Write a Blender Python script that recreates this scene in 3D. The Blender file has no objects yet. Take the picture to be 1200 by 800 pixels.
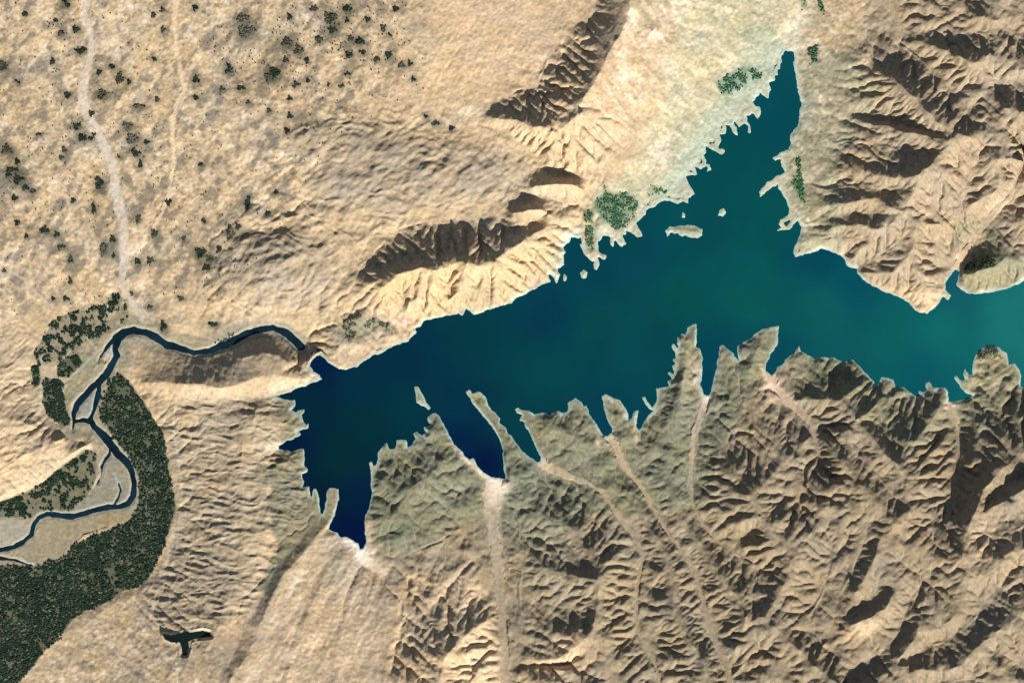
import bpy, math, random
import numpy as np

# ------------------------------------------------------------------ camera, sky, sun
ZS = 16.0                      # metres of height per layout unit
S = 10.0                       # metres per layout unit (one photograph pixel on the ground)
CAM_H = 120000.0               # the picture was taken from high above the valley
SUN_AZ, SUN_EL = 159.0, 32.0   # compass bearing (north is up in the picture) and height of the sun

sc = bpy.context.scene
cam_d = bpy.data.cameras.new('camera')
cam = bpy.data.objects.new('camera', cam_d)
sc.collection.objects.link(cam)
cam.location = (0.0, 0.0, CAM_H)
cam.rotation_euler = (0.0, 0.0, 0.0)
cam_d.sensor_width = 36.0
cam_d.lens = 36.0 * CAM_H / (1200 * S)
cam_d.clip_start = 1000.0
cam_d.clip_end = 400000.0
sc.camera = cam

world = bpy.data.worlds.new('World')
sc.world = world
world.use_nodes = True
nt = world.node_tree
sky = nt.nodes.new('ShaderNodeTexSky')
sky.sky_type = 'NISHITA'
sky.sun_disc = False
sky.sun_elevation = math.radians(SUN_EL)
sky.sun_rotation = math.radians(SUN_AZ)
bg = nt.nodes['Background']
bg.inputs['Strength'].default_value = 0.05
nt.links.new(sky.outputs['Color'], bg.inputs['Color'])

sun_d = bpy.data.lights.new('sun', 'SUN')
sun_d.energy = 5.0
sun_d.angle = math.radians(0.5)
sun_d.color = (1.0, 0.96, 0.90)
sun = bpy.data.objects.new('sun', sun_d)
sc.collection.objects.link(sun)
sun.location = (4000, -7000, 9000)
sun.rotation_euler = (math.radians(90 - SUN_EL), 0.0, math.radians(180 - SUN_AZ))

sc.view_settings.view_transform = 'Standard'
sc.view_settings.look = 'None'
sc.view_settings.gamma = 1.0
sc.view_settings.use_curve_mapping = False
sc.view_settings.exposure = 0.62

rng = np.random.default_rng(7)
random.seed(7)
C = sc.collection

# ------------------------------------------------------------------ raster helpers (layout units)
M = 40
X0, Y0 = -M, -M
NX, NY = 1200 + 2 * M + 1, 800 + 2 * M + 1
gx = np.arange(NX, dtype=np.float32) + X0
gy = np.arange(NY, dtype=np.float32) + Y0
GX, GY = np.meshgrid(gx, gy)


def poly_mask(poly):
    m = np.zeros((NY, NX), bool)
    p = np.array(poly, float)
    q = np.roll(p, -1, axis=0)
    for j in range(max(0, int(p[:, 1].min()) - Y0 - 1), min(NY, int(p[:, 1].max()) - Y0 + 3)):
        y = gy[j] + 1e-3
        c = (p[:, 1] > y) != (q[:, 1] > y)
        if not c.any():
            continue
        a, b = p[c], q[c]
        xs = np.sort(a[:, 0] + (y - a[:, 1]) / (b[:, 1] - a[:, 1]) * (b[:, 0] - a[:, 0]))
        for k in range(0, len(xs) - 1, 2):
            i0 = max(0, int(math.ceil(xs[k] - X0)))
            i1 = min(NX, int(math.floor(xs[k + 1] - X0)) + 1)
            if i1 > i0:
                m[j, i0:i1] ^= True
    return m


def seg_dist(lines, R, closed=False):
    """distance to polylines (up to R) and the third coordinate at the nearest point"""
    D = np.full((NY, NX), R, np.float32)
    V = np.zeros((NY, NX), np.float32)
    for ln in lines:
        pts = list(ln) + ([ln[0]] if closed else [])
        for a, b in zip(pts[:-1], pts[1:]):
            i0 = max(0, int(min(a[0], b[0]) - R - X0)); i1 = min(NX, int(max(a[0], b[0]) + R - X0) + 2)
            j0 = max(0, int(min(a[1], b[1]) - R - Y0)); j1 = min(NY, int(max(a[1], b[1]) + R - Y0) + 2)
            if i1 <= i0 or j1 <= j0:
                continue
            x = GX[j0:j1, i0:i1]; y = GY[j0:j1, i0:i1]
            dx, dy = b[0] - a[0], b[1] - a[1]
            t = np.clip(((x - a[0]) * dx + (y - a[1]) * dy) / (dx * dx + dy * dy + 1e-9), 0, 1)
            d = np.hypot(x - a[0] - t * dx, y - a[1] - t * dy)
            u = d < D[j0:j1, i0:i1]
            D[j0:j1, i0:i1][u] = d[u]
            if len(a) > 2:
                v = a[2] + t * (b[2] - a[2])
                V[j0:j1, i0:i1][u] = v[u]
    return D, V


def box1(a, r, ax):
    n = a.shape[ax]
    pad = [(0, 0), (0, 0)]; pad[ax] = (r + 1, r)
    c = np.cumsum(np.pad(a, pad, mode='edge').astype(np.float64), axis=ax)
    hi = np.take(c, np.arange(2 * r + 1, 2 * r + 1 + n), axis=ax)
    lo = np.take(c, np.arange(0, n), axis=ax)
    return ((hi - lo) / (2 * r + 1)).astype(np.float32)


def blur(a, r, n=2):
    a = a.astype(np.float32)
    for _ in range(n):
        a = box1(box1(a, r, 0), r, 1)
    return a


def soft(a, s):
    """light 3-tap smoothing"""
    a = np.pad(a, 1, mode='edge')
    a = a[1:-1] * (1 - 2 * s) + s * (a[:-2] + a[2:])
    return a[:, 1:-1] * (1 - 2 * s) + s * (a[:, :-2] + a[:, 2:])


def noise(scale, seed, sx=1.0, sy=1.0, ang=None, shift=0.0):
    """smooth value noise, about -1..1; scale is the lattice spacing in layout units"""
    r = np.random.default_rng(seed)
    an = 0.35 + 0.9 * ((seed * 0.618) % 1.0) if ang is None else math.radians(ang)
    ux = ((GX - X0) * math.cos(an) + (GY - Y0) * math.sin(an) + shift) / (scale * sx)
    uy = (-(GX - X0) * math.sin(an) + (GY - Y0) * math.cos(an) + shift) / (scale * sy)
    ux = ux - ux.min(); uy = uy - uy.min()
    g = r.uniform(-1, 1, (int(uy.max()) + 3, int(ux.max()) + 3)).astype(np.float32)
    ix = ux.astype(int); iy = uy.astype(int)
    fx = ux - ix; fy = uy - iy
    fx = fx * fx * (3 - 2 * fx); fy = fy * fy * (3 - 2 * fy)
    return (g[iy, ix] * (1 - fx) + g[iy, ix + 1] * fx) * (1 - fy) + (g[iy + 1, ix] * (1 - fx) + g[iy + 1, ix + 1] * fx) * fy


def fbm(scale, seed, octv=4, gain=0.55):
    o = np.zeros((NY, NX), np.float32); a = 1.0
    for k in range(octv):
        o += a * noise(scale / 2 ** k, seed + 31 * k)
        a *= gain
    return o


def smooth(a, lo, hi):
    t = np.clip((a - lo) / (hi - lo), 0, 1)
    return t * t * (3 - 2 * t)


# ------------------------------------------------------------------ layout of the water
LAKE = [(921,60),(918,65),(915,75),(911,87),(907,95),(901,99),(903,106),(900,114),(891,110),(884,119),(889,126),(891,131),(888,142),(884,133),
 (874,135),(877,143),(880,148),(880,157),(876,156),(876,148),(872,146),(866,149),(861,143),(863,151),(866,158),(864,160),(860,156),(855,147),(851,147),(849,156),
 (842,157),(844,162),(841,170),(848,177),(845,180),(834,175),(827,171),(828,177),(824,182),(828,188),(826,195),(820,197),(814,195),(820,205),
 (815,207),(805,207),(806,212),(810,220),(814,227),(809,231),(805,231),(807,239),(801,237),(792,238),(782,236),(770,237),(762,244),(754,254),
 (746,261),(752,276),(747,278),(740,272),(734,270),(730,277),(734,285),(729,289),(721,283),(718,289),(715,287),(716,277),(706,277),(702,283),(701,295),
 (710,300),(709,304),(702,302),(702,310),(700,317),(696,315),(696,307),(689,304),(684,297),(681,288),(680,279),(670,279),(668,285),(662,290),
 (665,296),(659,302),(661,310),(654,315),(656,322),(652,331),(649,326),(644,322),(645,329),(635,334),(625,339),(617,345),(605,349),(600,355),
 (586,359),(570,364),(556,369),(546,361),(542,370),(537,367),(527,370),(512,372),(500,375),(496,376),(494,382),(486,385),(489,389),(482,395),(479,399),
 (470,402),(459,406),(451,411),(443,416),(439,415),(435,418),(425,424),(417,430),(407,433),(397,432),(387,426),(380,420),(375,416),
 (371,417),(366,422),(363,429),(367,435),(375,440),(377,444),(370,447),(360,451),(350,454),(340,459),(330,462),(319,464),(331,467),(341,469),
 (346,468),(347,475),(342,480),(347,484),(350,481),(357,478),(358,481),(354,486),(355,494),(359,497),(363,493),(362,499),(359,503),(354,504),(349,505),(354,509),
 (349,511),(341,516),(336,516),(332,519),(327,522),(327,526),(336,527),(340,529),(350,526),(356,526),(357,535),(357,546),(362,550),(360,554),
 (354,555),(355,560),(357,564),(355,570),(362,570),(364,582),(366,583),(367,572),(371,572),(374,585),(375,601),(379,602),(381,594),(382,582),
 (383,575),(387,572),(392,571),(397,573),(397,585),(394,596),(390,609),(385,619),(387,621),(395,624),(399,629),(405,629),(411,632),(420,636),
 (422,642),(426,642),(429,636),(428,626),(427,615),(427,606),(431,599),(434,585),(436,576),(434,567),(435,561),(433,542),(435,541),(438,547),
 (441,544),(443,532),(446,526),(451,520),(453,519),(457,526),(464,526),(464,515),(476,515),(477,525),(482,522),(487,514),(484,508),(489,506),
 (494,511),(500,507),(497,501),(504,497),(501,490),(505,485),(510,483),(514,486),(519,495),(525,506),(532,520),(542,530),(550,539),(555,537),
 (560,547),(570,555),(575,559),(586,560),(593,561),(591,554),(590,541),(589,527),(586,517),(580,505),(571,492),(560,480),(552,470),(546,459),
 (550,457),(554,460),(562,459),(569,464),(571,471),(575,479),(581,483),(586,490),(585,496),(592,499),(595,506),(600,512),(607,521),(614,530),
 (621,536),(630,541),(634,540),(634,535),(629,526),(625,519),(622,511),(619,504),(615,499),(614,494),(609,492),(612,486),(606,484),(604,480),
 (607,476),(612,480),(620,481),(626,485),(636,483),(644,486),(654,481),(660,484),(666,482),(666,472),(674,466),(681,470),(684,475),(687,475),
 (691,486),(695,492),(704,505),(707,509),(712,511),(717,507),(717,502),(712,492),(709,481),(706,471),(706,464),(710,462),(720,467),(727,468),
 (732,476),(736,485),(736,491),(740,491),(742,483),(749,480),(747,490),(746,499),(749,504),(752,502),(754,494),(760,486),(765,481),(761,479),
 (757,475),(752,465),(755,464),(760,471),(764,477),(767,474),(770,465),(769,455),(775,454),(784,452),(781,446),(789,445),(782,437),(785,435),
 (791,440),(787,429),(791,426),(786,421),(792,419),(792,414),(787,406),(789,403),(795,409),(793,395),(800,391),(803,392),(806,384),(812,381),
 (816,379),(817,386),(816,397),(816,406),(821,409),(823,420),(823,435),(821,450),(824,462),(832,463),(834,455),(838,439),(841,422),(844,406),
 (847,404),(857,411),(862,419),(866,422),(865,414),(864,406),(870,401),(880,397),(886,390),(895,385),(909,382),(913,382),(912,392),(911,404),
 (905,412),(899,424),(897,434),(904,440),(909,436),(911,430),(916,428),(921,420),(930,414),(936,406),(938,411),(945,415),(955,421),(957,419),
 (977,419),(987,424),(1000,422),(1006,427),(1012,435),(1019,442),(1026,450),(1030,450),(1032,442),(1040,443),(1047,445),(1050,454),(1060,454),
 (1067,460),(1074,465),(1077,464),(1077,457),(1082,460),(1086,457),(1085,449),(1089,447),(1094,454),(1107,454),(1111,460),(1111,470),(1120,470),
 (1131,467),(1140,464),(1131,459),(1125,452),(1117,441),(1121,439),(1127,446),(1132,445),(1128,439),(1131,432),(1135,439),(1140,439),(1139,427),
 (1143,417),(1149,409),(1159,404),(1170,407),(1180,414),(1182,427),(1189,426),(1194,432),(1196,440),(1196,452),(1204,456),(1215,450),(1235,452),(1300,460),
 (1300,322),(1230,325),(1212,328),(1200,328),(1195,332),(1185,336),(1170,341),(1152,344),(1135,344),(1126,340),(1121,335),(1122,325),(1124,319),(1119,316),(1114,322),
 (1109,331),(1108,339),(1114,346),(1111,351),(1106,347),(1104,347),(1100,355),(1096,361),(1086,367),(1077,366),(1069,360),(1064,354),(1050,347),
 (1035,341),(1022,335),(1011,327),(1005,320),(1004,315),(999,314),(992,311),(990,304),(985,299),(977,296),(971,293),(962,292),(950,297),
 (932,301),(929,297),(932,287),(937,274),(939,266),(935,259),(931,262),(925,269),(911,270),(916,266),(912,262),(914,258),(924,252),(925,245),
 (921,234),(915,225),(911,217),(905,219),(896,227),(891,230),(890,225),(897,215),(910,207),(919,202),(916,195),(914,187),(908,189),(906,185),
 (915,179),(924,175),(926,169),(926,160),(928,155),(935,148),(936,139),(937,129),(940,121),(936,112),(934,102),(932,87),(930,71),(931,60)]

ISLANDS = [
 ('long low tan island near the north shore of the teal lake', [(780,270),(785,266),(795,265),(806,264),(817,265),(823,269),(824,276),(817,279),(806,278),(803,274),(799,277),(794,274),(786,273),(782,277)]),
 ('pale wedge-shaped island off the tip of the southern spit', [(485,452),(490,453),(495,461),(499,470),(505,478),(502,480),(496,475),(487,472),(487,462)]),
 ('tiny pale islet alone in open water right of the long island', [(844,245),(848,243),(850,249),(847,254),(842,252)]),
 ('tiny pale islet close under the fringed north shore', [(828,193),(832,192),(833,199),(829,201)]),
 ('faint islet just above the long tan island', [(800,249),(803,250),(802,255),(799,255)]),
 ('small pale islet off the narrow green peninsula', [(680,320),(684,315),(689,320),(687,325),(682,327)]),
 ('slim pale islet beside the scalloped rocky shore', [(661,321),(664,323),(663,330),(660,329)]),
]

RIVER = [  # x, y, width
 [(353,406,9),(345,399,9),(335,390,9),(320,384,8),(305,386,8),(290,390,9),(274,399,11),(257,406,10),(245,411,8),(227,413,7),(218,410,7),(208,407,8),(195,404,10),(182,395,9),
  (170,389,9),(157,387,9),(145,390,10),(137,397,12),(135,409,8),(137,417,8),(131,427,9),(124,439,10),(115,448,9)],
 [(132,399,5),(124,408,3.5),(118,417,2),(115,423,.5)],
 [(115,448,7),(108,453,7),(100,462,7),(90,474,8),(86,484,6),(86,496,3),(85,503,.8)],
 [(86,494,4),(97,492,5),(104,494,5)],
 [(115,448,6),(116,456,6),(114,466,6),(110,479,5),(106,491,6),(110,500,8),(120,509,10),(129,520,11),(137,531,10),(147,540,10),(152,547,8),(155,555,7),(157,567,7),(156,580,7),(150,590,7),
  (140,594,7),(127,594,6),(114,596,7),(97,602,7),(84,605,7),(70,604,6),(55,602,7),(45,606,6),(39,614,6),(36,626,6),(27,635,6),(16,641,6),(0,644,5),(-45,647,5)],
 [(129,524,4),(128,532,4),(122,540,4),(119,547,4.5),(119,555,3),(114,566,1.8),(108,573,.5)],
 [(134,556,.5),(138,565,2),(141,574,3),(138,584,2.4),(134,591,2)],
 [(-45,654,4),(0,654,4),(17,656,3),(29,660,1.5),(38,663,.5)],
]
POND = [(192,743),(200,745),(208,743.5),(216,740.5),(226,740),(238,738),(246,740),(248,745),(240,746),(228,748),(221,751),(222,758),(219,767),(214,767),(213,757),(211,752),(202,751),(195,748)]

WATER = poly_mask(LAKE)
ISL_M = []
for lab, p in ISLANDS:
    m = poly_mask(p); ISL_M.append(m); WATER &= ~m
dist, _ = seg_dist([LAKE] + [p for _, p in ISLANDS], 60, closed=True)
SDF = np.where(WATER, -dist, dist)                       # < 0 in the lake
# finer inlets along the shore
fan_shore = blur(poly_mask([(640,200),(800,90),(900,40),(935,55),(905,120),(830,215),(760,262),(690,310),(640,335)]).astype(np.float32), 10)
SDF = SDF + fan_shore * (2.4 * noise(3.2, 911, 3, 1, 55) + 1.4 * noise(6, 912)) * np.exp(-np.abs(SDF) / 6)
SDF = SDF + 0.9 * noise(5, 901) * np.exp(-np.abs(SDF) / 5) + 0.6 * noise(2.6, 902) * np.exp(-np.abs(SDF) / 3)
WATER = SDF < 0
RSDF = np.full((NY, NX), 40, np.float32)
for ln in RIVER:
    d, w = seg_dist([ln], 40)
    RSDF = np.minimum(RSDF, np.where(d < 40, d - w / 2 * 0.92, 40))
RSDF += 0.9 * noise(9, 77) + .45 * noise(4, 78)
RIV_Z = -6.2
pd, _ = seg_dist([POND], 30, closed=True)
PSDF = np.where(poly_mask(POND), -pd, pd)

# ------------------------------------------------------------------ floodplain, bars, dry beds
FLOOD = [
 [(140,437),(152,450),(165,467),(180,492),(190,510),(196,540),(201,565),(205,590),(201,607),(195,632),(181,665),(165,687),(140,695),(110,712),(85,725),(67,750),(45,770),(30,790),(10,812),(-45,850),
  (-45,655),(-5,662),(25,664),(50,662),(75,652),(85,640),(105,627),(125,622),(150,612),(157,600),(162,590),(163,562),(152,540),(137,517),(125,500),(114,487),(121,465),(128,447)],
 [(60,378),(85,365),(120,358),(133,341),(146,350),(151,372),(140,383),(118,392),(110,405),(95,402),(90,412),(78,418),(60,425),(44,428),(38,412),(50,395)],
 [(66,420),(90,415),(97,424),(80,443),(67,440)],
 [(50,443),(72,446),(75,475),(83,495),(72,499),(54,484),(49,465)],
 [(36,428),(46,428),(46,450),(39,452)],
 [(112,530),(111,560),(108,574),(93,588),(82,599),(52,597),(40,603),(35,607),(-45,606),(-45,596),(0,588),(30,578),(50,566),(65,552),(85,538),(100,527)],
]
BARS = [
 ('pale gravel bar at the head of the river bend', [(127,406),(132,407),(132,417),(122,426),(119,421)]),
 ('grey gravel bar between the two forks of the river', [(112,455),(113,465),(108,480),(104,490),(95,489),(92,480),(100,468)]),
 ('broad grey gravel bar inside the river loop', [(130,533),(142,546),(150,560),(152,575),(148,588),(138,592),(125,590),(112,592),(100,598),(90,600),(86,592),(96,586),(108,580),(118,570),(124,555),(125,542)]),
 ('long tan gravel bar below the river loop beside the dark woodland', [(150,593),(157,598),(148,607),(120,619),(98,626),(82,640),(72,651),(50,658),(32,658),(24,650),(32,638),(42,626),(48,613),(62,608),(85,609),(115,600)]),
 ('pale striped river terrace left of the narrow lower bend', [(-40,606),(33,608),(34,622),(22,634),(-40,642)]),
]
BEDS = [
 ('broad grey dry riverbed running down the plain to the river bend', [(101,-45,6.6,9),(101,0,6,9),(100,20,5.5,8),(107,45,5,7),(107,67,4.5,7),(99,87,4,8),(97,112,3.4,10),(105,140,2.6,10),(117,160,2,10),(127,180,1.4,11),(133,200,.8,12),(134,220,.2,12),(140,237,-.4,11),(144,262,-1.2,11),(145,287,-2,11),(144,312,-3,9),(144,332,-4,8),(148,345,-4.8,7),(157,358,-5.3,7),(166,372,-5.6,5)]),
 ('narrow cream dry streambed right of the grey riverbed', [(207,-45,7,6),(207,0,6.4,6),(205,25,6,5),(206,50,5.5,4),(211,80,5,4),(216,107,4.6,6),(207,125,4.2,5),(202,145,3.8,6),(204,175,3,5),(203,200,2.4,5),(199,225,1.8,4),(190,245,1.2,4),(180,268,.8,3)]),
]
WASH = [  # x, y, z, width
 ('broad pale dry wash ending at the deep blue inlet', [(580,560,0.1,20),(576,580,.8,20),(577,610,1.8,14),(582,650,3.2,12),(586,690,4.8,11),(590,740,6.8,10),(593,800,9,10),(596,845,11,10)]),
 ('winding tan wash between ribbed hills below the slim teal inlet', [(634,541,.1,8),(648,550,.6,8),(664,556,1.2,7),(690,566,2.2,7),(707,578,3,6),(722,602,4,6),(745,627,5,6),(753,652,6,6),(747,687,7.2,6),(745,712,8.2,6),(747,740,9.4,6),(760,762,10.6,5),(770,785,12,5),(780,845,15,5)]),
 ('long tan wash leading down to the oval green headland', [(713,511,.1,10),(721,522,.5,9),(727,537,1,8),(736,553,1.6,7),(750,568,2.4,6),(764,593,3.4,5),(786,630,5,5),(811,661,6.8,5),(819,687,8,6),(826,712,9.2,7),(834,740,10.4,7),(845,765,12,6),(853,785,13.5,6),(862,845,16,6)]),
 ('pale wash at the head of the narrow upright inlet', [(828,463,.1,9),(827,472,.4,9),(820,490,1,7),(813,506,1.5,6),(811,540,2.6,6),(807,562,3.4,5),(811,590,4.4,4),(824,615,5.8,3),(840,633,7.2,3),(862,648,9.5,2.5),(884,660,12,2)]),
 ('pink-tan wash mouth behind the round right-hand cove', [(904,440,.1,10),(906,452,.5,12),(918,466,1.2,10),(932,476,2,7),(950,496,3.4,5),(957,520,5,4),(962,545,7,3)]),
 ('straight tan wash between dark hill flanks near the right edge', [(1113,471,.1,7),(1117,484,.8,6),(1123,510,2.4,5),(1123,535,6,4),(1118,565,10,4),(1113,595,14,3)]),
 ('cream wash running into the small blue notch of the right shore', [(1119,316,.1,6),(1125,305,.8,8),(1134,292,2,8),(1149,271,4,7),(1168,243,7,6),(1182,231,9,5),(1193,205,11,4),(1201,185,13,4)]),
 ('white sandy wash mouth at the foot of the dark blue inlet', [(424,642,.1,9),(425,652,.5,12),(432,660,1.1,10),(452,672,2.2,5)]),
]

# ------------------------------------------------------------------ ridges and feet of slopes: x, y, height
RIDGE = [
 # north scarp above the lake arm
 [(740,-45,31),(737,0,29),(735,30,29),(722,47,29),(710,70,29),(704,85,29),(695,102,29),(682,116,29),(679,134,29),(667,146,28),(647,153,26),(625,149,26),(605,142,22),(588,141,16),(572,137,11)],
 [(679,134,32),(686,150,24),(690,170,18),(684,190,14)],
 [(647,153,29),(640,172,20),(646,190,15)],
 # ridge above the river mouth of the lake
 [(424,331,10),(450,335,18),(468,322,23),(495,315,25),(512,317,27),(530,311,27),(547,307,27),(560,312,27),(578,307,25),(600,293,22),(613,281,19),(627,272,16),(645,262,11)],
 [(512,317,27),(505,340,18),(498,362,8)],[(547,307,30),(545,330,20),(528,352,11)],[(578,307,28),(590,330,14),(596,345,6)],[(468,322,23),(455,345,12)],[(495,315,25),(482,340,16),(476,362,9)],
 [(625,219,15),(650,215,18),(668,216,17),(684,222,12)],[(600,250,15),(618,246,18),(635,248,15),(650,256,10)],
 # ridge between the river and the west bay
 [(160,449,-4),(172,449,0),(190,447,3),(215,449,5.5),(235,451,7),(258,454,7.5),(275,449,7),(300,444,7),(318,438,6.6),(338,441,5.6),(356,444,3.4)],
 [(285,420,3),(305,413,4.5),(325,415,4.5),(338,426,5)],
 # south: spine between the broad wash and the winding wash
 [(632,575,4),(660,606,10),(690,645,17),(703,679,25),(699,705,21),(696,738,25),(672,760,22),(645,776,17),(615,783,12)],
 [(703,679,25),(675,674,18),(645,668,12),(618,664,7)],[(696,738,25),(665,733,17),(640,736,12)],[(699,705,21),(670,698,14),(645,694,10)],
 [(703,679,25),(716,655,17),(724,640,10)],[(696,738,25),(712,750,21),(730,735,16),(737,720,11)],[(712,750,21),(722,772,21),(738,790,20),(745,840,24)],
 [(615,783,12),(640,810,20),(660,845,22)],
 # south: between winding wash and long wash
 [(738,575,5),(760,612,9),(776,640,13),(786,680,17),(791,718,20),(803,745,22),(822,768,25),(832,797,28),(838,845,30)],
 [(791,718,20),(775,700,15),(762,690,10)],[(803,745,22),(785,748,16),(768,742,12)],[(822,768,25),(800,772,20),(785,778,16)],
 # south: between long wash and right-hand washes
 [(775,560,5),(790,582,7),(806,616,9),(824,645,14),(845,674,19),(862,699,22),(873,718,25),(895,722,27),(912,738,28),(930,752,30),(952,776,32),(980,800,32),(1000,845,34)],
 [(874,718,27),(868,740,24),(862,760,20)],[(912,738,28),(900,765,24),(890,790,24)],
 # dark fan peak
 [(948,513,9),(916,545,15),(892,568,20),(877,581,24),(860,577,17),(838,571,9.5),(822,563,5.5)],
 [(877,581,24),(890,604,23),(910,630,25),(925,655,25),(915,690,25),(895,722,27)],[(890,604,25),(865,612,18),(840,610,9)],[(910,630,25),(890,640,20),(872,640,14)],
 # shore peak right of the round cove
 [(935,468,7),(967,469,14),(986,467,18),(1005,452,11),(1022,450,3)],
 [(986,467,18),(1003,491,20),(1022,516,23),(1044,538,27),(1060,531,21),(1075,515,16),(1090,494,11),(1102,474,5)],
 [(1003,491,23),(1018,480,15),(1030,468,7)],
 [(965,516,12),(985,540,20),(1005,565,25),(1030,592,29),(1048,614,31),(1032,628,30),(1020,660,29),(1003,692,27)],
 [(1044,538,28),(1060,560,27),(1085,556,20),(1100,545,12)],[(1060,560,27),(1068,585,28),(1062,605,30),(1048,614,31)],
 [(985,540,20),(975,575,20),(960,600,20),(945,630,22),(925,655,25)],[(960,600,20),(940,590,16)],
 # right edge of the southern mountains
 [(1152,462,4),(1165,485,10),(1178,505,17),(1165,535,21),(1150,572,25),(1140,603,29),(1122,638,31),(1108,662,28),(1085,668,24),(1062,668,26),(1050,682,29),(1036,711,31),(1020,722,29),(990,736,24),(968,747,20),(952,776,32)],
 [(1178,505,18),(1195,520,22),(1245,500,20)],[(1150,572,28),(1175,548,25),(1205,523,24)],
 [(1156,597,28),(1180,582,32),(1205,566,33),(1245,555,34)],
 [(1245,660,34),(1215,672,34),(1196,715,36),(1180,730,36),(1160,741,36),(1143,756,36),(1128,776,35),(1108,784,32),(1070,782,30),(1045,778,29)],
 [(1245,620,34),(1200,640,34),(1175,650,33),(1150,668,32),(1130,690,30),(1122,638,33)],
 [(1045,778,29),(1060,760,28),(1073,738,28),(1082,705,27),(1085,668,24)],[(1073,738,28),(1095,735,28),(1115,722,29),(1130,690,30)],
 [(1045,778,29),(1020,800,32),(1000,845,34)],[(1143,756,36),(1165,775,32),(1190,800,32),(1245,820,34)],
 # north-east mountains
 [(1012,74,10),(1028,82,16),(1042,92,24),(1053,101,30),(1062,111,32),(1076,123,34),(1094,142,36),(1110,156,36),(1125,160,34),(1150,165,32),(1172,158,32),(1195,133,36),(1245,125,36)],
 [(1175,126,35),(1195,133,36)],[(1150,165,32),(1160,185,32),(1200,190,34),(1245,185,34)],
 [(1062,47,9),(1078,49,15),(1092,54,20),(1116,65,27),(1140,77,33),(1150,73,33),(1160,58,30),(1180,54,30),(1205,58,32),(1245,60,32)],
 [(1140,77,33),(1160,82,31),(1200,83,33),(1245,85,34)],
 [(1085,21,13),(1110,19,19),(1135,16,23),(1155,23,28),(1166,26,30),(1180,13,26),(1205,20,28),(1245,15,30)],
 [(1000,140,9),(1025,146,17),(1060,154,24),(1090,163,31),(1112,168,34),(1110,156,36)],
 [(975,186,7),(998,196,14),(1022,204,20),(1042,208,26),(1062,208,31),(1076,206,33),(1090,193,34),(1100,181,34),(1112,168,34)],
 [(962,243,7),(985,238,13),(1010,234,19),(1028,234,22),(1042,243,25),(1057,248,27),(1066,232,28),(1076,206,33)],
 [(965,274,6),(985,264,12),(1008,263,17),(1026,269,21),(1036,268,21),(1052,256,23),(1057,248,27)],
 [(998,303,5),(1010,292,11),(1026,278,17),(1036,268,21)],
 [(1012,320,5),(1030,319,10),(1046,319,14),(1060,307,17),(1069,290,19),(1072,262,22),(1066,232,28)],
 [(1060,307,17),(1076,322,14),(1086,342,8)],[(1076,322,14),(1095,325,7)],
 [(1120,322,3),(1136,321,8),(1150,318,12),(1166,312,14),(1178,300,13),(1195,310,11),(1245,300,12)],
 [(1132,244,14),(1142,238,22),(1157,231,25),(1178,211,29),(1184,198,30),(1160,185,32)],
 [(1072,262,22),(1095,262,18),(1112,268,12)],[(1100,181,34),(1108,205,28),(1112,230,22),(1118,255,14)],
]
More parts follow.
